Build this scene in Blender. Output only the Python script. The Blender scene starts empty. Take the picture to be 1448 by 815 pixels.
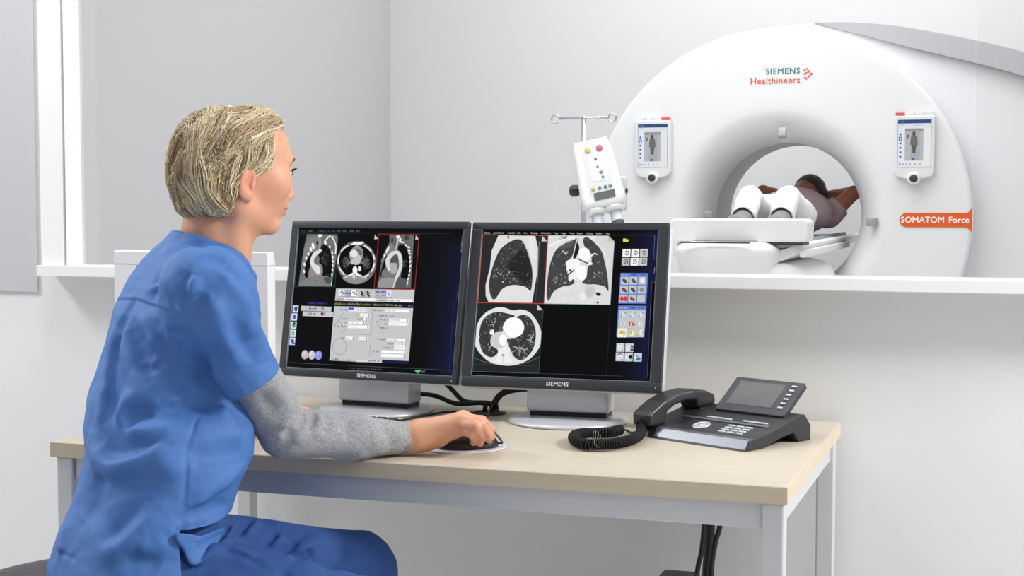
import bpy, bmesh, math, random
import numpy as np
from mathutils import Vector, Matrix, noise as mnoise

random.seed(7)
SC = bpy.context.scene
COL = SC.collection
PI = math.pi

# ---------------------------------------------------------------- camera numbers (frame 1448 x 815)
FPX, CX, CY = 2080.0, 724.0, 407.5
YAW = math.atan((1440 - CX) / math.hypot(FPX, CY - 290))
PIT = math.atan((CY - 290) / FPX)
CAM = np.array([0.0, 0.0, 1.196])
FW = np.array([-math.sin(YAW) * math.cos(PIT), math.cos(YAW) * math.cos(PIT), -math.sin(PIT)])
RT = np.array([math.cos(YAW), math.sin(YAW), 0.0])
UP = np.cross(RT, FW)


def ray(x, y):
    return FW * FPX + RT * (x - CX) - UP * (y - CY)


def on_y(x, y, Y):
    d = ray(x, y)
    return CAM + d * (Y / d[1])


def on_z(x, y, z):
    d = ray(x, y)
    return CAM + d * ((z - CAM[2]) / d[2])


# ---------------------------------------------------------------- scene helpers
def tag(o, label=None, cat=None, group=None, kind=None):
    if label: o['label'] = label
    if cat: o['category'] = cat
    if group: o['group'] = group
    if kind: o['kind'] = kind
    return o


def empty(name, loc, label=None, cat=None, group=None):
    o = bpy.data.objects.new(name, None)
    o.empty_display_size = 0.1
    o.location = loc
    COL.objects.link(o)
    return tag(o, label, cat, group)


def root_loc(p):
    while p.parent is not None:
        p = p.parent
    return np.array(p.location)


def link_mesh(name, me, mats, parent=None, loc=None):
    """me has world coordinates; the object is placed at loc (or under its parent's root)"""
    if parent is not None:
        off = root_loc(parent)
    else:
        off = np.array(loc if loc is not None else (0, 0, 0), float)
    n = len(me.vertices)
    co = np.empty(n * 3, np.float32)
    me.vertices.foreach_get('co', co)
    co = (co.reshape(-1, 3) - off.astype(np.float32)).ravel()
    me.vertices.foreach_set('co', co)
    if not isinstance(mats, (list, tuple)):
        mats = [mats]
    for m in mats:
        me.materials.append(m)
    o = bpy.data.objects.new(name, me)
    COL.objects.link(o)
    if parent is not None:
        o.parent = parent
    else:
        o.location = off
    me.update()
    return o


class MB:
    """collects shapes; build() links them as one mesh object"""

    def __init__(self, M=None):
        self.v, self.f, self.mi, self.sm = [], [], [], []
        self.M = M or Matrix.Identity(4)

    def add(self, verts, faces, mi=0, smooth=False, M=None):
        b = len(self.v)
        if M is not None:
            verts = [M @ Vector(v) for v in verts]
        self.v.extend([tuple(v) for v in verts])
        for f in faces:
            self.f.append(tuple(b + i for i in f))
            self.mi.append(mi)
            self.sm.append(smooth)
        return self

    def add_bm(self, bm, mi=0, smooth=False, M=None):
        bm.verts.index_update()
        self.add([v.co.copy() for v in bm.verts], [[v.index for v in f.verts] for f in bm.faces], mi, smooth, M)
        bm.free()
        return self

    def box(self, lo, hi, bev=0.0, seg=2, mi=0, M=None, smooth=None):
        bm = bmesh.new()
        bmesh.ops.create_cube(bm, size=1.0)
        lo, hi = Vector(lo), Vector(hi)
        c, s = (lo + hi) / 2, hi - lo
        for v in bm.verts:
            v.co = Vector((v.co.x * s.x, v.co.y * s.y, v.co.z * s.z)) + c
        if bev > 0:
            bmesh.ops.bevel(bm, geom=list(bm.edges), offset=bev, segments=seg, profile=0.5, affect='EDGES')
        return self.add_bm(bm, mi, (bev > 0 and seg > 2) if smooth is None else smooth, M)

    def tube(self, pts, r, n=10, mi=0, M=None, caps=True, smooth=True):
        pts = [Vector(p) for p in pts]
        k = len(pts)
        rs = r if isinstance(r, (list, tuple)) else [r] * k
        vs, fs = [], []
        up = None
        for i, p in enumerate(pts):
            t = (pts[min(i + 1, k - 1)] - pts[max(i - 1, 0)])
            t = t.normalized() if t.length > 1e-9 else Vector((0, 0, 1))
            if up is None:
                up = t.orthogonal().normalized()
            else:
                up = up - t * up.dot(t)
                up = up.normalized() if up.length > 1e-6 else t.orthogonal().normalized()
            s = t.cross(up)
            for j in range(n):
                a = 2 * PI * j / n
                vs.append(p + (up * math.cos(a) + s * math.sin(a)) * rs[i])
        for i in range(k - 1):
            for j in range(n):
                a, b = i * n + j, i * n + (j + 1) % n
                fs.append((a, b, b + n, a + n))
        if caps:
            fs.append(tuple(range(n - 1, -1, -1)))
            fs.append(tuple((k - 1) * n + j for j in range(n)))
        return self.add(vs, fs, mi, smooth, M)

    def lathe(self, prof, c=(0, 0, 0), n=48, mi=0, M=None, smooth=True, sx=1.0, sy=1.0):
        """prof: list of (r, z) revolved about z through c"""
        vs, fs, rows = [], [], []
        for r, z in prof:
            if r < 1e-6:
                rows.append([len(vs)])
                vs.append((c[0], c[1], c[2] + z))
            else:
                rows.append(list(range(len(vs), len(vs) + n)))
                for j in range(n):
                    a = 2 * PI * j / n
                    vs.append((c[0] + r * math.cos(a) * sx, c[1] + r * math.sin(a) * sy, c[2] + z))
        for A, B in zip(rows, rows[1:]):
            for j in range(n):
                k = (j + 1) % n
                if len(A) == 1 and len(B) == 1:
                    continue
                if len(A) == 1:
                    fs.append((A[0], B[k], B[j]))
                elif len(B) == 1:
                    fs.append((A[j], A[k], B[0]))
                else:
                    fs.append((A[j], A[k], B[k], B[j]))
        return self.add(vs, fs, mi, smooth, M)

    def prism(self, outline, d0, d1, bev=0.0, seg=2, mi=0, M=None, smooth=False):
        """outline in local xy, extruded from z=d0 to d1; bevel rounds the rim edges"""
        bm = bmesh.new()
        a = [bm.verts.new((x, y, d0)) for x, y in outline]
        b = [bm.verts.new((x, y, d1)) for x, y in outline]
        n = len(a)
        bm.faces.new(a[::-1])
        bm.faces.new(b)
        for i in range(n):
            bm.faces.new((a[i], a[(i + 1) % n], b[(i + 1) % n], b[i]))
        bmesh.ops.recalc_face_normals(bm, faces=list(bm.faces))
        if bev > 0:
            es = [e for e in bm.edges if abs(e.verts[0].co.z - e.verts[1].co.z) < 1e-9]
            bmesh.ops.bevel(bm, geom=es, offset=bev, segments=seg, profile=0.5, affect='EDGES')
        return self.add_bm(bm, mi, smooth, M)

    def sphere(self, c, r, n=16, mi=0, M=None, sc=(1, 1, 1)):
        prof = [(r * math.sin(PI * i / n), -r * math.cos(PI * i / n)) for i in range(n + 1)]
        b = len(self.v)
        vs = MB()
        vs.lathe(prof, (0, 0, 0), n * 2)
        v2 = [(c[0] + v[0] * sc[0], c[1] + v[1] * sc[1], c[2] + v[2] * sc[2]) for v in vs.v]
        return self.add(v2, vs.f, mi, True, M)

    def text(self, s, size, M, depth=0.0006, mi=0, align='CENTER', bold=0.0, spacing=1.0):
        cu = bpy.data.curves.new('lettering_curve', 'FONT')
        cu.body = s
        cu.size = size
        cu.extrude = depth
        cu.align_x = align
        cu.align_y = 'CENTER'
        cu.resolution_u = 3
        cu.space_character = spacing
        ob = bpy.data.objects.new('lettering_tmp', cu)
        COL.objects.link(ob)
        dg = bpy.context.evaluated_depsgraph_get()
        ev = ob.evaluated_get(dg)
        me = ev.to_mesh()
        vs = [v.co.copy() for v in me.vertices]
        fs = [list(p.vertices) for p in me.polygons]
        ev.to_mesh_clear()
        bpy.data.objects.remove(ob)
        bpy.data.curves.remove(cu)
        if bold:                       # heavier strokes: the letters laid over each other with tiny shifts
            for k, (dx, dy) in enumerate(((1, 0), (-1, 0), (0, 1), (0, -1))):
                self.add([(v[0] + dx * bold, v[1] + dy * bold, v[2] + 1e-5 * (k + 1)) for v in vs], fs, mi, False, M)
        return self.add(vs, fs, mi, False, M)

    def build(self, name, mats, parent=None, loc=None, M=None):
        M = M or self.M
        me = bpy.data.meshes.new(name)
        vs = [M @ Vector(v) for v in self.v]
        if M.determinant() < 0:
            self.f = [f[::-1] for f in self.f]
        me.from_pydata(vs, [], self.f)
        me.polygons.foreach_set('material_index', self.mi)
        me.polygons.foreach_set('use_smooth', self.sm)
        if loc is None and parent is None and vs:
            a = np.array(vs)
            lo, hi = a.min(0), a.max(0)
            loc = ((lo[0] + hi[0]) / 2, (lo[1] + hi[1]) / 2, lo[2])
        return link_mesh(name, me, mats, parent, loc)


def spline(pts, n=12, closed=False):
    """Catmull-Rom through 2-D or 3-D points"""
    P = [np.array(p, float) for p in pts]
    k = len(P)
    out = []
    segs = k if closed else k - 1
    for i in range(segs):
        if closed:
            a, b, c, d = P[(i - 1) % k], P[i], P[(i + 1) % k], P[(i + 2) % k]
        else:
            b, c = P[i], P[i + 1]
            a = P[i - 1] if i > 0 else 2 * b - c
            d = P[i + 2] if i + 2 < k else 2 * c - b
        for j in range(n):
            t = j / n
            out.append(0.5 * ((2 * b) + (c - a) * t + (2 * a - 5 * b + 4 * c - d) * t * t + (3 * b - a - 3 * c + d) * t ** 3))
    if not closed:
        out.append(P[-1])
    return out


def rrect(x0, y0, x1, y1, r, n=5):
    o = []
    for cx, cy, a0 in ((x1 - r, y1 - r, 0), (x0 + r, y1 - r, 90), (x0 + r, y0 + r, 180), (x1 - r, y0 + r, 270)):
        for i in range(n + 1):
            a = math.radians(a0 + 90 * i / n)
            o.append((cx + r * math.cos(a), cy + r * math.sin(a)))
    return o


# ---------------------------------------------------------------- materials
def s2l(c):
    return tuple((x / 12.92 if x <= 0.04045 else ((x + 0.055) / 1.055) ** 2.4) for x in c)


def rgb(r, g, b):
    return s2l((r / 255, g / 255, b / 255)) + (1.0,)


MATS = {}


def mat(name, col, rough=0.5, metal=0.0, bump=None, vary=None, spec=0.5, coat=0.0, attr=None, stretch=None, sheen=0.0, sss=0.0):
    if name in MATS:
        return MATS[name]
    m = bpy.data.materials.new(name)
    m.use_nodes = True
    nt = m.node_tree
    N, L = nt.nodes, nt.links
    b = N['Principled BSDF']
    b.inputs['Base Color'].default_value = col
    b.inputs['Roughness'].default_value = rough
    b.inputs['Metallic'].default_value = metal
    b.inputs['Specular IOR Level'].default_value = spec
    b.inputs['Coat Weight'].default_value = coat
    b.inputs['Sheen Weight'].default_value = sheen
    if sss:
        b.inputs['Subsurface Weight'].default_value = sss
        b.inputs['Subsurface Radius'].default_value = (0.012, 0.005, 0.003)
    src = None
    tc = None

    def coords():
        nonlocal tc
        if tc is None:
            t = N.new('ShaderNodeTexCoord')
            if stretch:
                mp = N.new('ShaderNodeMapping')
                mp.inputs['Scale'].default_value = stretch
                L.new(t.outputs['Object'], mp.inputs['Vector'])
                tc = mp.outputs['Vector']
            else:
                tc = t.outputs['Object']
        return tc
    if attr:
        a = N.new('ShaderNodeAttribute')
        a.attribute_name = attr
        src = a.outputs['Color']
    if vary:
        sc, amt = vary[:2]
        nz = N.new('ShaderNodeTexNoise')
        nz.inputs['Scale'].default_value = sc
        nz.inputs['Detail'].default_value = 5
        L.new(coords(), nz.inputs['Vector'])
        mr = N.new('ShaderNodeMapRange')
        mr.inputs['From Min'].default_value = 0.3
        mr.inputs['From Max'].default_value = 0.7
        mr.inputs['To Min'].default_value = 1 - amt
        mr.inputs['To Max'].default_value = 1 + amt
        L.new(nz.outputs['Fac'], mr.inputs['Value'])
        mx = N.new('ShaderNodeVectorMath')
        mx.operation = 'SCALE'
        if src is not None:
            L.new(src, mx.inputs[0])
        else:
            mx.inputs[0].default_value = col[:3]
        L.new(mr.outputs['Result'], mx.inputs['Scale'])
        src = mx.outputs['Vector']
    if src is not None:
        L.new(src, b.inputs['Base Color'])
    if bump:
        nz = N.new('ShaderNodeTexNoise')
        nz.inputs['Scale'].default_value = bump[0]
        nz.inputs['Detail'].default_value = bump[2] if len(bump) > 2 else 3
        L.new(coords(), nz.inputs['Vector'])
        bp = N.new('ShaderNodeBump')
        bp.inputs['Strength'].default_value = bump[1]
        bp.inputs['Distance'].default_value = bump[3] if len(bump) > 3 else 0.002
        L.new(nz.outputs['Fac'], bp.inputs['Height'])
        L.new(bp.outputs['Normal'], b.inputs['Normal'])
    MATS[name] = m
    return m


def emit_attr(name, attr='Col', strength=1.0, gloss=0.04):
    m = bpy.data.materials.new(name)
    m.use_nodes = True
    N, L = m.node_tree.nodes, m.node_tree.links
    b = N['Principled BSDF']
    b.inputs['Base Color'].default_value = (0.004, 0.004, 0.005, 1)
    b.inputs['Roughness'].default_value = 0.35
    b.inputs['Specular IOR Level'].default_value = gloss
    a = N.new('ShaderNodeAttribute')
    a.attribute_name = attr
    L.new(a.outputs['Color'], b.inputs['Emission Color'])
    b.inputs['Emission Strength'].default_value = strength
    return m


def glass_mat(name, tint, ior=1.45):
    m = bpy.data.materials.new(name)
    m.use_nodes = True
    N, L = m.node_tree.nodes, m.node_tree.links
    for n in list(N):
        if n.type == 'BSDF_PRINCIPLED':
            N.remove(n)
    out = [n for n in N if n.type == 'OUTPUT_MATERIAL'][0]
    t = N.new('ShaderNodeBsdfTransparent')
    t.inputs['Color'].default_value = tint
    g = N.new('ShaderNodeBsdfGlossy')
    g.inputs['Roughness'].default_value = 0.0
    # mirror share by the angle of view (Schlick), the same from both faces of the pane
    r0 = ((ior - 1) / (ior + 1)) ** 2
    lw = N.new('ShaderNodeLayerWeight')
    lw.inputs['Blend'].default_value = 0.5
    pw = N.new('ShaderNodeMath')
    pw.operation = 'POWER'
    pw.inputs[1].default_value = 5.0
    L.new(lw.outputs['Facing'], pw.inputs[0])
    fr = N.new('ShaderNodeMath')
    fr.operation = 'MULTIPLY_ADD'
    fr.inputs[1].default_value = 1 - r0
    fr.inputs[2].default_value = r0
    L.new(pw.outputs[0], fr.inputs[0])
    mx = N.new('ShaderNodeMixShader')
    L.new(fr.outputs[0], mx.inputs['Fac'])
    L.new(t.outputs['BSDF'], mx.inputs[1])
    L.new(g.outputs['BSDF'], mx.inputs[2])
    L.new(mx.outputs['Shader'], out.inputs['Surface'])
    return m


# ---------------------------------------------------------------- signed distance modelling
def sph(p, c, r):
    return np.linalg.norm(p - np.float32(c), axis=1) - np.float32(r)


def ell(p, c, r, R=None):
    q = p - np.float32(c)
    if R is not None:
        q = q @ np.float32(R)          # columns of R = local axes
    r = np.float32(r)
    k0 = np.linalg.norm(q / r, axis=1)
    k1 = np.linalg.norm(q / (r * r), axis=1) + 1e-9
    return k0 * (k0 - 1) / k1


def cap(p, a, b, ra, rb=None):
    """cone-like capsule a->b with end radii"""
    a, b = np.float32(a), np.float32(b)
    rb = ra if rb is None else rb
    ab = b - a
    t = np.clip(((p - a) @ ab) / max(float(ab @ ab), 1e-12), 0, 1)
    return np.linalg.norm(p - a - t[:, None] * ab, axis=1) - (ra + (rb - ra) * t)


def rbox(p, c, hs, r, R=None):
    q = p - np.float32(c)
    if R is not None:
        q = q @ np.float32(R)
    q = np.abs(q) - (np.float32(hs) - r)
    return np.linalg.norm(np.maximum(q, 0), axis=1) + np.minimum(q.max(1), 0) - r


def plane(p, c, n):
    n = np.float32(n)
    n = n / np.linalg.norm(n)
    return (p - np.float32(c)) @ n


def smin(a, b, k):
    h = np.maximum(k - np.abs(a - b), 0) / k
    return np.minimum(a, b) - h * h * k * 0.25


def smax(a, b, k):
    return -smin(-a, -b, k)


def sminl(ds, k):
    d = ds[0]
    for e in ds[1:]:
        d = smin(d, e, k)
    return d


def chain(p, pts, rs, k=0.0):
    d = None
    for i in range(len(pts) - 1):
        e = cap(p, pts[i], pts[i + 1], rs[i], rs[i + 1])
        d = e if d is None else (smin(d, e, k) if k else np.minimum(d, e))
    return d


def segd(p, a, b):
    a, b = np.float32(a), np.float32(b)
    ab = b - a
    t = np.clip(((p - a) @ ab) / max(float(ab @ ab), 1e-12), 0, 1)
    return np.linalg.norm(p - a - t[:, None] * ab, axis=1), t


def cull(p, c, R, f, margin=0.05):
    d = sph(p, c, R)
    if d.min() > margin:
        return d
    out = d + 0.0
    m = d <= margin
    out[m] = f(p[m])
    return out


def surface_nets(f, lo, hi, h, B=14, slack=1.35):
    lo, hi = np.array(lo, float), np.array(hi, float)
    nb = np.ceil((hi - lo) / (h * B)).astype(int)
    g = np.stack(np.meshgrid(*[np.arange(n) for n in nb], indexing='ij'), -1).reshape(-1, 3)
    cen = (lo + (g + 0.5) * B * h).astype(np.float32)
    val = np.concatenate([f(cen[i:i + 200000]) for i in range(0, len(cen), 200000)])
    act = g[np.abs(val) < B * h * 0.5 * 1.732 * slack + 0.004]
    loc = np.stack(np.meshgrid(*[np.arange(B + 1)] * 3, indexing='ij'), -1).reshape(-1, 3)
    BIG = int(nb.max()) * B + 8
    V, CID, Q = [], [], []
    step = max(1, 260000 // len(loc))
    corners = np.array([[i, j, k] for i in (0, 1) for j in (0, 1) for k in (0, 1)])
    edges = [(a, b) for a in range(8) for b in range(a + 1, 8) if np.abs(corners[a] - corners[b]).sum() == 1]

    def cid(c):
        return (c[..., 0].astype(np.int64) * BIG + c[..., 1]) * BIG + c[..., 2]
    for s in range(0, len(act), step):
        blk = act[s:s + step]
        idx = blk[:, None, :] * B + loc[None]
        P = (lo + idx * h).astype(np.float32)
        D = f(P.reshape(-1, 3)).reshape(len(blk), B + 1, B + 1, B + 1)
        S = D < 0
        c8 = [S[:, i:B + i, j:B + j, k:B + k] for i, j, k in corners]
        cnt = sum(c.astype(np.int8) for c in c8)
        m = (cnt > 0) & (cnt < 8)
        w = np.argwhere(m)
        if len(w) == 0:
            continue
        dv = np.stack([D[:, i:B + i, j:B + j, k:B + k][m] for i, j, k in corners], 1)
        acc = np.zeros((len(w), 3))
        num = np.zeros(len(w))
        for a, b in edges:
            da, db = dv[:, a], dv[:, b]
            x = (da < 0) != (db < 0)
            t = np.where(x, da / np.where(x, da - db, 1), 0)
            pt = corners[a] + t[:, None] * (corners[b] - corners[a])
            acc += pt * x[:, None]
            num += x
        cell = blk[w[:, 0]] * B + w[:, 1:]
        V.append(lo + (cell + acc / num[:, None]) * h)
        CID.append(cid(cell))
        for ax in range(3):
            sl0 = [slice(None)] + [slice(0, B)] * 3
            sl1 = list(sl0)
            sl1[ax + 1] = slice(1, B + 1)
            A_, B_ = S[tuple(sl0)], S[tuple(sl1)]
            e = np.argwhere(A_ != B_)
            if len(e) == 0:
                continue
            flip = A_[tuple(e.T)]
            base = blk[e[:, 0]] * B + e[:, 1:]
            u, v = (ax + 1) % 3, (ax + 2) % 3
            du, dvv = np.zeros(3, int), np.zeros(3, int)
            du[u], dvv[v] = 1, 1
            q = np.stack([cid(base - du - dvv), cid(base - dvv), cid(base), cid(base - du)], 1)
            q[~flip] = q[~flip][:, ::-1]
            Q.append(q)
    V, CID, Q = np.concatenate(V), np.concatenate(CID), np.concatenate(Q)
    o = np.argsort(CID)
    sc = CID[o]
    pos = np.clip(np.searchsorted(sc, Q), 0, len(sc) - 1)
    ok = (sc[pos] == Q).all(1)
    return V.astype(np.float32), o[pos[ok]]


def keep_large(V, F, frac=0.02):
    """drops small stray islands"""
    par = np.arange(len(V))
    while True:
        mn = par[F].min(1)
        new = par.copy()
        for k in range(4):
            np.minimum.at(new, F[:, k], mn)
        new = new[new]
        if (new == par).all():
            break
        par = new
    c = np.bincount(par, minlength=len(V))
    good = c[par] >= frac * len(V)
    remap = np.cumsum(good) - 1
    F = F[good[F].all(1)]
    return V[good], remap[F]


def mesh_np(name, V, F, mats, parent=None, loc=None, colors=None, smooth=True, midx=None):
    me = bpy.data.meshes.new(name)
    n = F.shape[1]
    me.vertices.add(len(V))
    me.vertices.foreach_set('co', np.ascontiguousarray(V, np.float32).ravel())
    me.loops.add(F.size)
    me.loops.foreach_set('vertex_index', np.ascontiguousarray(F, np.int32).ravel())
    me.polygons.add(len(F))
    me.polygons.foreach_set('loop_start', np.arange(0, F.size, n, dtype=np.int32))
    me.polygons.foreach_set('loop_total', np.full(len(F), n, np.int32))
    me.polygons.foreach_set('use_smooth', np.full(len(F), smooth, bool))
    if midx is not None:
        me.polygons.foreach_set('material_index', np.ascontiguousarray(midx, np.int32))
    me.update(calc_edges=True)
    if colors is not None:
        a = me.color_attributes.new('Col', 'FLOAT_COLOR', 'POINT')
        c = np.ones((len(V), 4), np.float32)
        c[:, :3] = colors
        a.data.foreach_set('color', c.ravel())
    return link_mesh(name, me, mats, parent, loc)


def smooth_verts(V, F, it=1, lam=0.5):
    for _ in range(it):
        acc = np.zeros_like(V)
        cnt = np.zeros(len(V), np.float32)
        n = F.shape[1]
        for k in range(n):
            for d in (1,):
                a, b = F[:, k], F[:, (k + d) % n]
                np.add.at(acc, a, V[b]); np.add.at(acc, b, V[a])
                np.add.at(cnt, a, 1); np.add.at(cnt, b, 1)
        V = V + lam * (acc / np.maximum(cnt, 1)[:, None] - V)
    return V


def trace(f, x, y, d0=1.2, d1=4.0):
    """where the sight line through frame point (x, y) meets the shape f"""
    d = ray(x, y)
    d = d / np.linalg.norm(d)
    t = d0
    for _ in range(120):
        v = float(f((CAM + d * t)[None].astype(np.float32))[0])
        if v < 0.0005:
            break
        t += v * 0.8
        if t > d1:
            return None
    return CAM + d * t


def fbm(p, s, o=0.0):
    """cheap smooth pseudo-noise (sum of rotated sines), about -1..1"""
    x, y, z = (p[:, 0] * s + o, p[:, 1] * s + 1.7 * o, p[:, 2] * s - o)
    return (np.sin(x + 1.3 * np.sin(0.9 * y + 0.5) + 0.7 * np.sin(1.7 * z)) * np.sin(y * 1.1 + 1.2 * np.sin(0.8 * z + 1.1)) +
            0.5 * np.sin(2.1 * z + 1.5 * np.sin(1.3 * x) + o) * np.sin(1.9 * x + y)) / 1.3

# ================================================================= SETTING
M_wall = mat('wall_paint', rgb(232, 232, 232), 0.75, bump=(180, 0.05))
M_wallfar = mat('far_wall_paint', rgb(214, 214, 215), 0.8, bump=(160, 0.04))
M_floor = mat('floor_vinyl', rgb(216, 216, 217), 0.35, vary=(6, 0.03))
M_white = mat('white_lacquer', rgb(246, 246, 246), 0.35)
M_sill = mat('sill_lacquer', rgb(240, 240, 240), 0.4)
M_gap = mat('dark_seam', rgb(120, 120, 122), 0.8)

WY = 3.155          # face of the window wall
GY = 3.168          # glass
BACKY = 9.2
LX = float(on_y(552, 200, BACKY)[0])
RX = 3.2


def structure(o):
    o['kind'] = 'structure'
    return o


structure(MB().box((-4.6, -1.0, -0.1), (RX + .2, BACKY + .2, 0.0)).build('floor', M_floor))
w = MB()
w.box((-4.4, WY, 0.0), (RX, 3.20, 1.02))
w.box((-4.4, WY, 1.02), (-2.30, 3.20, 2.75))
w.box((-2.30, WY, 2.3), (RX, 3.20, 2.75))
structure(w.build('wall_front', M_wall))
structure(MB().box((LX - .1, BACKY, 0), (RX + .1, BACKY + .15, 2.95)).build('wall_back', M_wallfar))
structure(MB().box((LX - .15, 3.206, 0), (LX, BACKY - .002, 2.95)).build('wall_left', mat('far_wall_paint_shaded', rgb(188, 188, 189), .8)))  # side wall's dimmer light put into a darker paint colour
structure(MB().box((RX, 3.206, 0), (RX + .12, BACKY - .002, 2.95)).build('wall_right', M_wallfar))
# added thin board standing in for the uneven grey left of the window (its lower edge shows as a faint line)
zl = float(on_y(20, 412, WY)[2])
xl = float(on_y(53, 300, WY)[0])
structure(MB().box((-4.4, WY - .006, zl), (xl, WY - .0005, 2.74)).build('trim_1', mat('grey_wall_tone', rgb(198, 198, 200), 0.75)))

# window frame: the jamb in two boards, sill, head
fx0, fx1, fx2 = -2.312, -2.246, -2.2375
jb = MB()
jb.box((fx0, 3.10, 1.045), (fx1, 3.175, 2.30), 0.002)
jb.box((fx2 - .045, 3.112, 1.045), (fx2 - .0445, 3.16, 2.30))
structure(jb.build('trim_2', M_white))
jr = MB()
jr.box((fx1 + .003, 3.112, 1.045), (fx2 + .001, 3.16, 2.3), mi=1)
jr.box((fx2, 3.10, 1.045), (fx2 + .002, 3.176, 2.30), 0.0)
structure(jr.build('trim_3', [M_white, M_gap]))
hd = MB()
hd.box((fx0, 3.10, 2.25), (RX, 3.175, 2.30), 0.002)
structure(hd.build('trim_4', M_white))
sl = MB()
sl.box((-2.317, 3.085, 1.018), (RX, 3.205, 1.0455), 0.002)
structure(sl.build('trim_5', M_sill))

# the two panes
jx = float(on_y(1378, 200, GY)[0])
wp = empty('window_1', (fx2, GY, 1.046))
structure(wp)
MB().box((fx2 + .003, GY - .004, 1.046), (jx - .001, GY + .004, 2.249)).build('pane', glass_mat('pane_glass', (0.985, 0.985, 0.985, 1), 1.42), wp)
wp2 = empty('window_2', (jx, GY, 1.046))
structure(wp2)
MB().box((jx + .001, GY - .004, 1.046), (RX - .01, GY + .004, 2.249)).build('pane', glass_mat('pane_glass_tinted', (0.968, 0.968, 0.968, 1), 1.42), wp2)

# ================================================================= DESK
M_wood = mat('maple_laminate', rgb(203, 193, 175), 0.38, vary=(3.0, 0.035), stretch=(1.2, 26, 26))
M_edge = mat('maple_edge', rgb(206, 191, 166), 0.45, vary=(4.0, 0.05), stretch=(1.2, 10, 40))
M_alu = mat('silver_frame', rgb(206, 207, 209), 0.36, 0.15)
DZ = 0.74
DX0, DX1, DY0, DY1 = -1.757, -0.345, 2.372, 3.128
desk = empty('desk', ((DX0 + DX1) / 2, (DY0 + DY1) / 2, 0), 'long office desk with pale wooden top and silver metal frame', 'desk')
T = 0.029
MB().box((DX0 + .0015, DY0 + .0015, DZ - T + .001), (DX1 - .0015, DY1, DZ), 0.0012).build('desktop', M_wood, desk)
e = MB()
e.box((DX0, DY0 - .0005, DZ - T), (DX1, DY0 + .0014, DZ - .0012))
e.box((DX1 - .0014, DY0 + .0015, DZ - T), (DX1 + .0005, DY1, DZ - .0012))
e.box((DX0 - .0005, DY0 + .0015, DZ - T), (DX0 + .0014, DY1, DZ - .0012))
e.build('edge_band', M_edge, desk)
LT = 0.036
AZ0, AZ1 = DZ - T - .045, DZ - T - .0005
legx = (DX0 + .008, DX1 - LT - .006)
for lx in legx:
    for ly in (DY0 + .008, DY1 - LT - .02):
        MB().box((lx, ly, 0.012), (lx + LT, ly + LT, AZ1), 0.003).build('leg', M_alu, desk)
        # foot cap is part of each leg's look
for ly, nm in ((DY0 + .016, 'front_rail'), (DY1 - LT - .012, 'rear_rail')):
    MB().box((legx[0] + LT, ly, AZ0), (legx[1], ly + .02, AZ1), 0.002).build(nm, M_alu, desk)
for lx in legx:
    MB().box((lx + .008, DY0 + .008 + LT, AZ0), (lx + .028, DY1 - LT - .02, AZ1), 0.002).build('side_rail', M_alu, desk)
M_blk = mat('black_rubber', rgb(22, 22, 24), 0.5)
for lx in legx:
    for ly in (DY0 + .008, DY1 - LT - .02):
        MB().box((lx + .002, ly + .002, 0.0), (lx + LT - .002, ly + LT - .002, 0.0119)).build('foot', M_blk, desk)

# ================================================================= SCREENS (raster drawn here, shown by glowing panels)
def homog(src, dst):
    A = []
    for (x, y), (u, v) in zip(src, dst):
        A.append([x, y, 1, 0, 0, 0, -u * x, -u * y, u])
        A.append([0, 0, 0, x, y, 1, -v * x, -v * y, v])
    A = np.array(A, float)
    return np.append(np.linalg.solve(A[:, :8], A[:, 8]), 1).reshape(3, 3)


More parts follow.
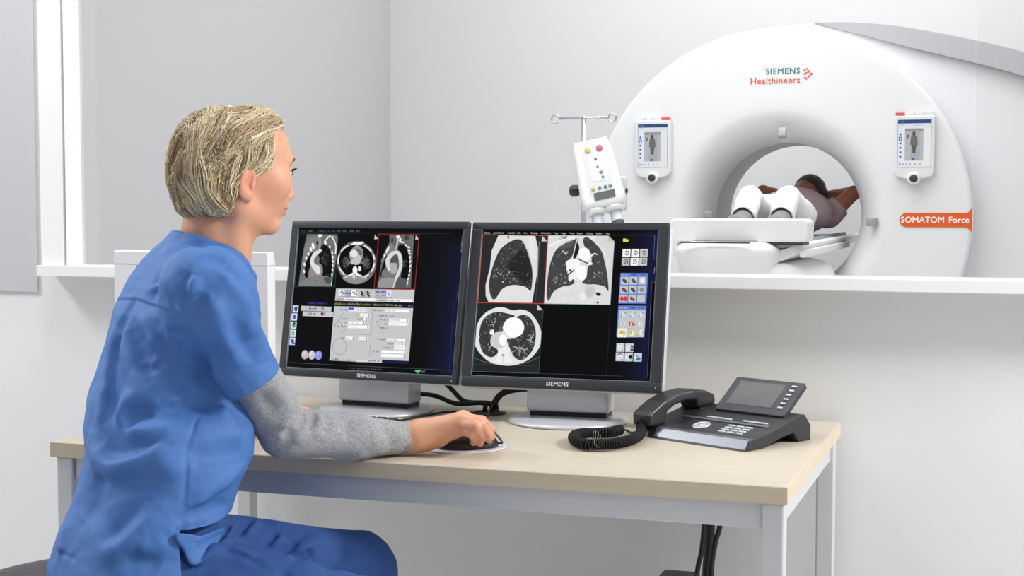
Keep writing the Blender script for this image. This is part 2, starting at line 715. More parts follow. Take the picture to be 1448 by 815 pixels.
class Canvas:
    """a picture with its own drawing coordinates X, Y (any quadrilateral)"""

    def __init__(self, w, h, quad, bg=(0, 0, 0)):
        self.w, self.h = w, h
        Hm = homog([(0, 0), (1, 0), (1, 1), (0, 1)], quad)
        u, v = np.meshgrid(np.linspace(0, 1, w), np.linspace(0, 1, h))
        q = np.stack([u, v, np.ones_like(u)], -1) @ Hm.T
        self.U, self.V = u, v
        self.X, self.Y = q[..., 0] / q[..., 2], q[..., 1] / q[..., 2]
        self.img = np.zeros((h, w, 3)) + np.array(bg) / 255.0
        self.aa = math.hypot(quad[1][0] - quad[0][0], quad[1][1] - quad[0][1]) / w
        self.clip = None

    def blend(self, a, col, sl=None):
        if self.clip is not None:
            a = a * (self.clip[sl] if sl is not None else self.clip)
        c = np.array(col[:3]) / 255.0
        t = self.img if sl is None else self.img[sl]
        t += (c - t) * a[..., None]

    def win(self, x0, y0, x1, y1):
        m = (self.X >= x0) & (self.X <= x1) & (self.Y >= y0) & (self.Y <= y1)
        r = np.where(m.any(1))[0]
        c = np.where(m.any(0))[0]
        if len(r) == 0 or len(c) == 0:
            return None
        return (slice(r[0], r[-1] + 1), slice(c[0], c[-1] + 1))

    def polymask(self, pts, soft=None):
        P = np.array(pts, float)
        s = soft or self.aa
        sl = self.win(P[:, 0].min() - 2 * s, P[:, 1].min() - 2 * s, P[:, 0].max() + 2 * s, P[:, 1].max() + 2 * s)
        if sl is None:
            return None, None
        X, Y = self.X[sl], self.Y[sl]
        d = np.full(X.shape, 1e9)
        ins = np.zeros(X.shape, bool)
        for (ax, ay), (bx, by) in zip(P, np.roll(P, -1, 0)):
            ex, ey = bx - ax, by - ay
            wx, wy = X - ax, Y - ay
            t = np.clip((wx * ex + wy * ey) / max(ex * ex + ey * ey, 1e-12), 0, 1)
            d = np.minimum(d, (wx - ex * t) ** 2 + (wy - ey * t) ** 2)
            c = ((ay <= Y) & (by > Y)) | ((by <= Y) & (ay > Y))
            if abs(ey) > 1e-12:
                ins ^= c & (X < ax + (Y - ay) / ey * ex)
        d = np.sqrt(d) * np.where(ins, -1, 1)
        return np.clip(0.5 - d / s, 0, 1), sl

    def poly(self, pts, col, soft=None, a=1.0, curve=False):
        if curve:
            pts = spline(pts, 5, True)
        m, sl = self.polymask(pts, soft)
        if m is not None:
            self.blend(m * a, col, sl)

    def setclip(self, pts, curve=False):
        self.clip = None
        if pts is None:
            return
        if curve:
            pts = spline(pts, 5, True)
        m, sl = self.polymask(pts)
        z = np.zeros((self.h, self.w))
        if m is not None:
            z[sl] = m
        self.clip = z

    def ell(self, cx, cy, rx, ry, col, rot=0.0, a=1.0, soft=None):
        R = max(rx, ry) * 1.1 + 1
        sl = self.win(cx - R, cy - R, cx + R, cy + R)
        if sl is None:
            return
        dx, dy = self.X[sl] - cx, self.Y[sl] - cy
        c, s = math.cos(rot), math.sin(rot)
        k = np.hypot((dx * c + dy * s) / rx, (-dx * s + dy * c) / ry)
        d = (k - 1) * min(rx, ry)
        self.blend(np.clip(0.5 - d / (soft or self.aa), 0, 1) * a, col, sl)

    def line(self, pts, w, col, a=1.0, curve=False, soft=None):
        if curve:
            pts = spline(pts, 6)
        P = np.array(pts, float)
        ws = w if isinstance(w, (list, tuple)) else [w] * len(P)
        if len(ws) != len(P):
            ws = np.interp(np.linspace(0, 1, len(P)), np.linspace(0, 1, len(ws)), ws)
        wm = max(ws) + 2 * self.aa
        sl = self.win(P[:, 0].min() - wm, P[:, 1].min() - wm, P[:, 0].max() + wm, P[:, 1].max() + wm)
        if sl is None:
            return
        X, Y = self.X[sl], self.Y[sl]
        d = np.full(X.shape, 1e9)
        for i in range(len(P) - 1):
            ex, ey = P[i + 1] - P[i]
            wx, wy = X - P[i][0], Y - P[i][1]
            t = np.clip((wx * ex + wy * ey) / max(ex * ex + ey * ey, 1e-12), 0, 1)
            d = np.minimum(d, np.hypot(wx - ex * t, wy - ey * t) - (ws[i] + (ws[i + 1] - ws[i]) * t) / 2)
        self.blend(np.clip(0.5 - d / (soft or self.aa), 0, 1) * a, col, sl)

    def rect(self, x0, y0, x1, y1, col, a=1.0, sk=0.0, sl_=0.0):
        """slightly skewed rectangle: sk = dx per dy, sl_ = dy per dx"""
        f = lambda x, y: (x + sk * (y - y0), y + sl_ * (x - x0))
        self.poly([f(x0, y0), f(x1, y0), f(x1, y1), f(x0, y1)], col, a=a)

    def scribble(self, x0, y0, x1, y1, col, h, seed=0, a=0.8, w=None):
        """rows of tiny broken strokes: writing too small to read"""
        rr = random.Random(seed)
        x = 0.0
        L = math.hypot(x1 - x0, y1 - y0)
        ux, uy = (x1 - x0) / L, (y1 - y0) / L
        while x < L:
            st = rr.uniform(0.35, 0.75) * h
            px, py = x0 + ux * x, y0 + uy * x
            k = rr.random()
            if k < 0.84:
                t = rr.uniform(-.5, .0) * h
                self.line([(px, py + t), (px + rr.uniform(-.2, .2) * h, py + .45 * h)], w or h * .22, col, a)
                if rr.random() < .5:
                    self.line([(px, py + rr.uniform(-.3, .4) * h), (px + st * .8, py + rr.uniform(-.3, .4) * h)], w or h * .2, col, a * .8)
            x += st

    def text(self, s, x, y, size, col, ang=0.0, a=1.0, align='LEFT', sx=1.0):
        t = MB().text(s, size, None, align=align, depth=0)
        c, sn = math.cos(ang), math.sin(ang)
        pts = [(x + (v[0] * sx * c + v[1] * sn), y + (v[0] * sx * sn - v[1] * c)) for v in t.v]
        for f in t.f:
            self.poly([pts[i] for i in f], col, soft=self.aa * 1.0, a=a)

    def specks(self, mask_pts, n, col, r, seed, a=0.8, elong=1.0, curve=True, ang=None):
        old = self.clip
        self.setclip(mask_pts, curve)
        P = np.array(mask_pts)
        rr = random.Random(seed)
        for _ in range(n):
            x, y = rr.uniform(P[:, 0].min(), P[:, 0].max()), rr.uniform(P[:, 1].min(), P[:, 1].max())
            q = rr.uniform(.5, 1.3) * r
            t = rr.uniform(0, PI) if ang is None else ang(x, y) + rr.uniform(-.4, .4)
            e = rr.uniform(1, elong)
            self.line([(x - math.cos(t) * q * e, y - math.sin(t) * q * e), (x + math.cos(t) * q * e, y + math.sin(t) * q * e)], q, col, a * rr.uniform(.3, 1))
        self.clip = old

    def branches(self, x, y, ang, ln, w, col, depth, seed, a=0.8):
        rr = random.Random(seed)

        def go(x, y, t, l, w, d):
            x2, y2 = x + math.cos(t) * l, y + math.sin(t) * l
            self.line([(x, y), (x2, y2)], [w, w * .7], col, a)
            if d > 0:
                for k in (-1, 1):
                    if rr.random() < .9:
                        go(x2, y2, t + k * rr.uniform(.15, .7), l * rr.uniform(.5, .85), w * .7, d - 1)
        go(x, y, ang, ln, w, depth)

    def mottle(self, amt, s, seed):
        rs = np.random.RandomState(seed)
        n = rs.rand(self.h // s + 3, self.w // s + 3)
        yy, xx = np.arange(self.h) / s, np.arange(self.w) / s
        y0, x0 = yy.astype(int), xx.astype(int)
        fy, fx = (yy - y0)[:, None], (xx - x0)[None]
        g = (n[y0][:, x0] * (1 - fy) * (1 - fx) + n[y0 + 1][:, x0] * fy * (1 - fx) + n[y0][:, x0 + 1] * (1 - fy) * fx + n[y0 + 1][:, x0 + 1] * fy * fx)
        return (g - .5) * amt

    def mesh(self, name, M, W, H, m, parent, z=0.0):
        """grid panel W x H in local xy (y up), centred, coloured per vertex"""
        w, h = self.w, self.h
        x = (self.U - .5) * W
        y = (.5 - self.V) * H
        P = np.stack([x, y, np.full_like(x, z), np.ones_like(x)], -1).reshape(-1, 4) @ np.array(M).T
        i = np.arange(w * h).reshape(h, w)
        F = np.stack([i[1:, :-1], i[1:, 1:], i[:-1, 1:], i[:-1, :-1]], -1).reshape(-1, 4)
        c = np.clip(self.img, 0, 1)
        lin = np.where(c <= 0.04045, c / 12.92, ((c + 0.055) / 1.055) ** 2.4).reshape(-1, 3)
        return mesh_np(name, P[:, :3], F, m, parent, colors=lin, smooth=False)


M_screen = emit_attr('screen_glow')
M_bezel = mat('dark_grey_bezel', rgb(47, 50, 55), 0.45, bump=(600, 0.05))
M_silver = mat('silver_plastic', rgb(214, 216, 220), 0.32, 0.15)
M_stand = mat('brushed_silver', rgb(206, 208, 214), 0.32, 0.3, bump=(60, 0.05), stretch=(1, 1, 14))
M_letter = mat('pale_lettering', rgb(225, 228, 232), 0.5)
M_dark = mat('near_black_plastic', rgb(20, 20, 22), 0.4)
M_inner = mat('bezel_reveal', rgb(150, 158, 166), 0.35, 0.5)
LM_QUAD = [(423, 323), (656.4, 324.9), (638.5, 530.4), (403, 520.2)]
RM_QUAD = [(683.7, 324.9), (931.5, 327.0), (917.6, 540.9), (664.9, 529.7)]


def draw_left():
    c = Canvas(520, 430, LM_QUAD, (3, 4, 5))
    k = lambda x, y: (410 + x * .1312, 315 + y * .1312)
    K = lambda pts: [k(*p) for p in pts]
    s = .1312
    # blue glow of the application frame on the right
    t = np.clip((c.U - .80) / .2, 0, 1) * np.clip((c.V - .02) / .1, 0, 1)
    c.img += t[..., None] * np.array([.07, .09, .24]) * (0.55 + .45 * c.V[..., None])
    c.poly([(656, 326), (658, 326), (640, 529), (636, 529)], (4, 4, 8))
    # A: long-axis slice
    fr = K([(95, 118), (520, 122), (480, 690), (45, 688)])
    c.poly(fr, (6, 6, 7))
    c.setclip(K([(95, 122), (520, 124), (478, 686), (48, 684)]))
    c.poly(K([(185, 118), (330, 122), (500, 125), (522, 175), (492, 430), (440, 690), (82, 690), (120, 420), (150, 250)]), (112, 112, 113), curve=False)
    c.poly(K([(200, 170), (300, 150), (330, 220), (250, 330), (150, 440), (140, 330)]), (128, 128, 129), curve=True)
    lung = K([(345, 238), (392, 240), (432, 300), (450, 420), (446, 570), (400, 590), (335, 590), (318, 500), (305, 430), (305, 340)])
    c.poly(lung, (4, 4, 5), curve=True)
    c.poly(K([(240, 318), (205, 352), (165, 440), (150, 560), (185, 592), (215, 500), (222, 400)]), (5, 5, 5), curve=True)
    c.poly(K([(215, 470), (290, 430), (345, 470), (340, 570), (260, 590), (195, 590)]), (140, 140, 141), curve=True)
    c.poly(K([(262, 380), (300, 350), (318, 400), (300, 440), (262, 430)]), (110, 110, 110), curve=True)
    c.poly(K([(270, 455), (310, 470), (325, 530), (300, 560), (260, 520), (235, 480)]), (222, 222, 222), curve=True)
    c.line(K([(325, 300), (272, 335), (238, 390), (238, 445), (275, 490)]), [34 * s, 44 * s, 40 * s, 44 * s, 55 * s], (222, 222, 222), curve=True)
    c.line(K([(318, 280), (325, 220), (320, 150)]), 14 * s, (170, 170, 170))
    for i, (x, y, rx, ry) in enumerate([(247, 250, 15, 36), (222, 285, 14, 24), (195, 335, 12, 18), (170, 380, 11, 20), (150, 450, 10, 22), (146, 525, 10, 20), (428, 258, 10, 16), (455, 322, 8, 22), (462, 370, 8, 18), (461, 415, 8, 18), (459, 460, 8, 18), (455, 508, 8, 18), (448, 560, 8, 18), (440, 640, 7, 40), (322, 138, 26, 18), (380, 212, 14, 26)]):
        c.ell(*k(x, y), rx * s, ry * s, (245, 245, 245), rot=-.15)
    c.line(K([(388, 182), (432, 142), (470, 180), (495, 250), (490, 330)]), 13 * s, (240, 240, 240), curve=True)
    c.line(K([(432, 142), (500, 155)]), 8 * s, (200, 200, 200))
    c.poly(K([(100, 640), (200, 590), (300, 570), (400, 575), (440, 600), (440, 690), (80, 690)]), (128, 128, 128))
    c.poly(K([(360, 590), (430, 590), (440, 650), (400, 660), (370, 630)]), (80, 80, 80), curve=True)
    c.ell(*k(275, 627), 14 * s, 5 * s, (60, 60, 60))
    for q in range(6):
        c.branches(*k(335, 385), -.9 + q * .42, 40 * s, 6 * s, (95, 95, 95), 2, q)
    c.specks(lung, 30, (100, 100, 100), 5 * s, 3)
    c.ell(*k(292, 215), 8 * s, 18 * s, (5, 5, 5))
    c.setclip(None)
    c.line(fr + fr[:1], .55, (22, 120, 84), a=.8)
    # B: axial slice
    c.poly(K([(525, 118), (958, 122), (915, 700), (485, 695)]), (2, 2, 2))
    c.ell(*k(718, 428), 212 * s, 232 * s, (112, 112, 113))
    c.ell(*k(716, 418), 200 * s, 205 * s, (128, 128, 129))
    c.ell(*k(713, 412), 186 * s, 176 * s, (2, 2, 2))
    for i in range(26):
        t = 2 * PI * i / 26
        if i % 3 == 0 or 1.1 < t < 2.0:
            continue
        p = [k(715 + 197 * math.cos(t + d), 415 + 190 * math.sin(t + d)) for d in (-.11, 0, .11)]
        c.line(p, 15 * s, (240, 240, 240), curve=True)
    c.line(K([(700, 545), (640, 570), (575, 597)]), [40 * s, 14 * s], (235, 235, 235))
    c.line(K([(700, 545), (760, 575), (815, 602)]), [40 * s, 14 * s], (235, 235, 235))
    c.poly(K([(560, 600), (640, 570), (700, 590), (760, 575), (840, 600), (760, 655), (690, 662), (620, 650)]), (150, 150, 150), a=.8)
    c.poly(K([(640, 330), (690, 258), (735, 240), (785, 290), (790, 350), (765, 420), (740, 450), (670, 450), (655, 420)]), (150, 150, 150), curve=True)
    c.poly(K([(700, 270), (770, 300), (780, 340), (740, 350), (720, 300)]), (105, 105, 105), curve=True)
    c.ell(*k(690, 333), 43 * s, 42 * s, (228, 228, 228))
    c.poly(K([(650, 425), (700, 370), (750, 345), (765, 400), (740, 440), (690, 455)]), (196, 196, 196), curve=True)
    for q in range(10):
        c.branches(*k(652, 430), PI + (-.9 + q * .2), 42 * s, 9 * s, (120, 120, 120), 2, 20 + q, a=.7)
        c.branches(*k(772, 430), (-.9 + q * .2), 42 * s, 9 * s, (120, 120, 120), 2, 40 + q, a=.7)
    c.ell(*k(682, 464), 26 * s, 17 * s, (2, 2, 2))
    c.ell(*k(700, 510), 26 * s, 42 * s, (250, 250, 250))
    c.ell(*k(694, 562), 12 * s, 14 * s, (90, 90, 90))
    for x, y in ((670, 590), (720, 590), (690, 610)):
        c.line([k(697, 565), k(x, y)], 9 * s, (235, 235, 235))
    c.ell(*k(749, 495), 19 * s, 29 * s, (235, 235, 235))
    c.line(K([(690, 216), (735, 222), (785, 212)]), 22 * s, (245, 245, 245), curve=True)
    c.poly(K([(918, 125), (952, 172), (912, 176)]), (205, 205, 200))
    # C: arch slice
    fr = K([(962, 120), (1394, 126), (1342, 712), (904, 702)])
    c.poly(fr, (4, 4, 5))
    c.setclip(K([(975, 126), (1388, 130), (1338, 704), (915, 696)]))
    c.poly(K([(1075, 128), (1340, 130), (1325, 330), (1300, 700), (942, 696), (962, 560), (985, 420), (1030, 300), (1075, 210)]), (104, 104, 105))
    c.poly(K([(1060, 240), (1110, 230), (1120, 290), (1050, 370), (1000, 420), (985, 400)]), (130, 130, 130), curve=True)
    lc = K([(1180, 238), (1232, 236), (1272, 310), (1288, 440), (1270, 600), (1235, 600), (1195, 590), (1205, 500), (1212, 400), (1196, 320), (1165, 288)])
    c.poly(lc, (3, 3, 4), curve=True)
    c.poly(K([(1040, 350), (1005, 440), (968, 570), (990, 560), (1025, 470), (1050, 400)]), (3, 3, 4), curve=True)
    c.poly(K([(1000, 510), (1060, 520), (1130, 540), (1120, 580), (1050, 600), (990, 570)]), (120, 120, 120), curve=True)
    c.poly(K([(1085, 420), (1110, 415), (1150, 450), (1150, 530), (1110, 545), (1080, 520)]), (176, 176, 176), curve=True)
    c.poly(K([(1080, 395), (1140, 345), (1165, 390), (1165, 420), (1085, 430)]), (84, 84, 84), curve=True)
    c.line(K([(1068, 505), (1052, 430), (1068, 372), (1122, 322), (1172, 326), (1193, 400), (1192, 480), (1160, 560), (1124, 630), (1100, 705)]), [34 * s, 46 * s, 42 * s, 38 * s, 40 * s, 34 * s, 30 * s, 30 * s], (218, 218, 218), curve=True)
    c.line(K([(1128, 310), (1148, 260), (1165, 190), (1160, 150)]), [14 * s, 22 * s], (190, 190, 190))
    for x, y, rx, ry in [(1060, 280, 10, 30), (1045, 305, 8, 24), (1020, 350, 8, 18), (1170, 150, 22, 16), (1205, 205, 30, 9), (1250, 240, 18, 9), (1280, 262, 18, 9), (1285, 300, 16, 9), (1290, 330, 15, 9), (1294, 370, 8, 18), (1297, 415, 8, 18), (1297, 465, 8, 18), (1291, 515, 8, 18), (1282, 560, 8, 16), (1272, 600, 8, 16), (1262, 650, 7, 26), (1190, 180, 12, 18)]:
        c.ell(*k(x, y), rx * s, ry * s, (245, 245, 245), rot=.3)
    c.poly(K([(945, 640), (985, 600), (1060, 590), (1130, 600), (1105, 700), (940, 700)]), (150, 150, 150))
    c.poly(K([(1160, 600), (1220, 595), (1262, 620), (1250, 700), (1130, 700)]), (88, 88, 88))
    c.ell(*k(1105, 185), 9 * s, 22 * s, (4, 4, 5))
    c.ell(*k(1260, 160), 30 * s, 28 * s, (66, 66, 66))
    for q in range(6):
        c.branches(*k(1208, 430), -.9 + q * .45, 28 * s, 6 * s, (110, 110, 110), 2, 70 + q)
    c.poly(K([(1360, 132), (1390, 178), (1352, 180)]), (205, 205, 200))
    c.setclip(None)
    c.line(fr + fr[:1], .75, (196, 42, 30))
    # menu bar
    c.line([k(105, 104), k(1750, 112)], .35, (110, 130, 128), a=.8)
    for i, x in enumerate((120, 185, 290, 335, 395, 450, 508, 570, 645, 718)):
        c.scribble(*k(x, 86), *k(x + (60 if i in (1,) else 40), 87), (190, 195, 195), 2.0, i, .6)
    # ---- the lower panels (crop coordinates of their own)
    q = lambda x, y: (400 + x * .1796, 400 + y * .1796)
    Q = lambda pts: [q(*p) for p in pts]
    c.poly(Q([(416, 44), (1036, 52), (1026, 152), (406, 142)]), (200, 200, 200))
    for x, y, col in [(458, 80, (250, 250, 250)), (510, 82, (170, 175, 205)), (556, 82, (250, 250, 250)), (622, 85, (190, 190, 190)), (668, 87, (190, 190, 190)), (742, 85, (190, 185, 200)), (788, 85, (190, 185, 200)), (836, 85, (225, 225, 248))]:
        c.poly(Q([(x - 20, y - 24), (x + 22, y - 24), (x + 18, y + 26), (x - 24, y + 26)]), col)
        c.line(Q([(x + 22, y - 24), (x + 18, y + 26), (x - 24, y + 26)]), .5, (110, 110, 110))
    c.line(Q([(446, 82), (462, 66), (472, 82), (458, 100)]), 1.0, (40, 40, 40), curve=True)
    c.line(Q([(545, 75), (560, 70), (566, 95)]), 1.0, (70, 70, 70))
    for x in (622, 668):
        c.line(Q([(x - 6, 70), (x + 6, 80), (x - 4, 90), (x + 8, 102)]), 2.2, (40, 40, 40))
    for x in (742, 788):
        c.rect(*q(x - 17, 62), *q(x + 17, 80), (110, 120, 185))
        c.line(Q([(x - 10, 98), (x + 10, 98)]), .8, (170, 60, 60))
    c.line(Q([(490, 80), (528, 84)]), 2.2, (95, 105, 175))
    c.line(Q([(828, 72), (838, 100)]), 1.2, (120, 130, 220))
    for (x0, x1, y) in ((486, 726, 130), (826, 1016, 137)):
        c.poly(Q([(x0, y - 12), (x1, y - 10), (x1 - 2, y + 12), (x0 - 2, y + 10)]), (248, 248, 248))
        c.scribble(*q(x0 + 8, y), *q(x0 + 90, y + 1), (70, 70, 70), 2.2, x0)
    c.scribble(*q(418, 128), *q(476, 129), (60, 60, 60), 2.2, 5)
    c.scribble(*q(750, 134), *q(818, 135), (60, 60, 60), 2.2, 6)
    c.poly(Q([(404, 150), (1026, 158), (1024, 186), (402, 180)]), (14, 15, 30))
    c.scribble(*q(404, 165), *q(690, 169), (216, 205, 120), 2.8, 7, .75)
    c.scribble(*q(706, 170), *q(860, 172), (216, 205, 120), 2.8, 8, .75)
    c.scribble(*q(876, 174), *q(940, 176), (210, 210, 190), 2.8, 9, .75)
    c.scribble(*q(986, 178), *q(1020, 178), (150, 150, 220), 2.6, 9, .7)
    c.poly(Q([(400, 184), (1022, 196), (984, 612), (774, 604), (772, 630), (358, 614)]), (198, 199, 200))
    c.line(Q([(706, 200), (676, 580)]), .5, (150, 150, 150))
    c.line(Q([(386, 402), (690, 408)]), .6, (160, 160, 160))
    c.poly(Q([(774, 606), (984, 614), (980, 636), (774, 630)]), (22, 24, 70))
    c.ell(*q(440, 502), 56 * .18, 66 * .18, (168, 170, 170))
    c.ell(*q(440, 502), 50 * .18, 60 * .18, (198, 199, 200))
    c.line(Q([(400, 340), (470, 240)]), .8, (150, 150, 150)); c.line(Q([(440, 300), (490, 380), (450, 390)]), .6, (160, 160, 160))
    c.line(Q([(728, 300), (790, 398)]), .8, (160, 160, 160)); c.line(Q([(728, 300), (760, 300)]), .6, (170, 170, 170))
    for i in range(8):
        c.ell(*q(526 + i * 18, 203 + i * .6), 1.5, 1.8, (40, 90, 220) if i < 2 else (225, 225, 225))
        c.ell(*q(526 + i * 18, 219 + i * .6), 1.2, 1.0, (245, 245, 245))
    for (x0, x1, y) in [(604, 680, 252), (632, 664, 284), (508, 640, 314), (502, 672, 346), (488, 556, 436), (588, 662, 438), (800, 1008, 217), (832, 984, 290), (828, 980, 321), (812, 972, 447), (872, 970, 479), (868, 966, 511), (768, 960, 541), (766, 956, 572)]:
        c.poly(Q([(x0 + 2, y - 12), (x1 + 2, y - 10), (x1, y + 13), (x0, y + 11)]), (252, 252, 252))
        c.line(Q([(x1 - 8, y - 6), (x1 - 8, y + 10)]), 1.2, (120, 120, 120))
        if y < 540:
            c.scribble(*q(x0 + 10, y), *q(min(x1 - 20, x0 + 80), y + 1), (110, 110, 110), 2.0, x0 + y, .6)
    for (x0, x1, y) in [(450, 506, 210), (572, 596, 250), (458, 500, 282), (584, 626, 284), (466, 502, 312), (408, 436, 342), (454, 500, 344), (456, 484, 434), (700, 790, 214), (742, 822, 256), (844, 874, 258), (762, 824, 288), (796, 822, 320), (764, 818, 352), (742, 806, 443), (818, 866, 477), (788, 862, 508), (706, 762, 538), (382, 434, 604), (496, 530, 609), (668, 762, 612)]:
        c.scribble(*q(x0, y), *q(x1, y + 1), (66, 66, 66), 2.3, x0 * 3 + y, .75)
    c.line(Q([(460, 600), (458, 620)]), .5, (120, 120, 120)); c.line(Q([(566, 604), (564, 624)]), .5, (120, 120, 120))
    c.rect(*q(572, 606), *q(660, 624), (222, 222, 222))
    # left column
    c.scribble(*q(192, 160), *q(350, 164), (88, 84, 214), 2.6, 12, .9)
    c.poly(Q([(136, 183), (380, 190), (376, 230), (132, 222)]), (196, 196, 196))
    c.poly(Q([(150, 226), (394, 232), (390, 271), (146, 264)]), (202, 202, 202))
    c.line(Q([(132, 222), (376, 230), (380, 190)]), .5, (90, 90, 90))
    c.scribble(*q(200, 203), *q(258, 205), (40, 40, 40), 2.6, 13)
    c.scribble(*q(192, 244), *q(250, 246), (40, 40, 40), 2.6, 14)
    c.rect(*q(298, 196), *q(316, 216), (70, 70, 70)); c.rect(*q(302, 200), *q(312, 212), (190, 190, 190))
    c.rect(*q(294, 236), *q(312, 256), (30, 30, 30)); c.ell(*q(322, 246), 1.9, 2.2, (222, 120, 160))
    for i, (x, y, col) in enumerate([(92, 208, (70, 90, 190)), (82, 272, (70, 90, 210)), (76, 338, (40, 170, 80)), (70, 402, (170, 170, 170)), (64, 465, (40, 90, 190))]):
        c.poly(Q([(x - 22, y - 29), (x + 24, y - 28), (x + 19, y + 30), (x - 26, y + 29)]), (216, 222, 228))
        c.ell(*q(x, y), 2.3, 3.3, col)
    c.line(Q([(104, 192), (100, 222)]), 1.2, (40, 60, 140))
    c.ell(*q(80, 324), 1.9, 1.9, (50, 60, 120)); c.ell(*q(72, 482), 2.6, 1.3, (40, 100, 200))
    for x, y, col in [(162, 571, (190, 190, 192)), (217, 573, (196, 196, 198)), (271, 575, (140, 152, 232))]:
        c.ell(*q(x, y), 27 * .18, 37 * .18, col, rot=.12)
        c.ell(*q(x - 6, y - 10), 11 * .18, 15 * .18, tuple(min(255, v + 26) for v in col), rot=.12, soft=3)
    c.scribble(*q(252, 574), *q(290, 576), (70, 80, 160), 2.4, 15, .7)
    c.line(Q([(24, 634), (1320, 682)]), .5, (120, 124, 126), a=.8)
    c.poly(Q([(22, 640), (1330, 690), (1326, 712), (18, 664)]), (4, 4, 5))
    c.scribble(*q(514, 672), *q(780, 682), (170, 170, 170), 2.0, 17, .55)
    c.scribble(*q(1212, 694), *q(1326, 699), (140, 140, 140), 1.8, 18, .5)
    c.poly(Q([(1030, 682), (1076, 684), (1066, 700), (1054, 708), (1040, 698)]), (60, 214, 130), curve=True)
    c.line(Q([(1085, 688), (1106, 702)]), .7, (150, 150, 150)); c.line(Q([(1108, 688), (1090, 702)]), .7, (150, 150, 150))
    # right tabs
    c.line(Q([(1372, 0), (1362, 130), (1340, 130), (1300, 680)]), .5, (60, 70, 120), a=.7)
    c.poly([(653.8, 360), (655.2, 360), (651.8, 398), (650.2, 398)], (30, 40, 130))
    c.scribble(651.8, 356, 653, 333, (190, 200, 220), 1.8, 19, .7)
    return c


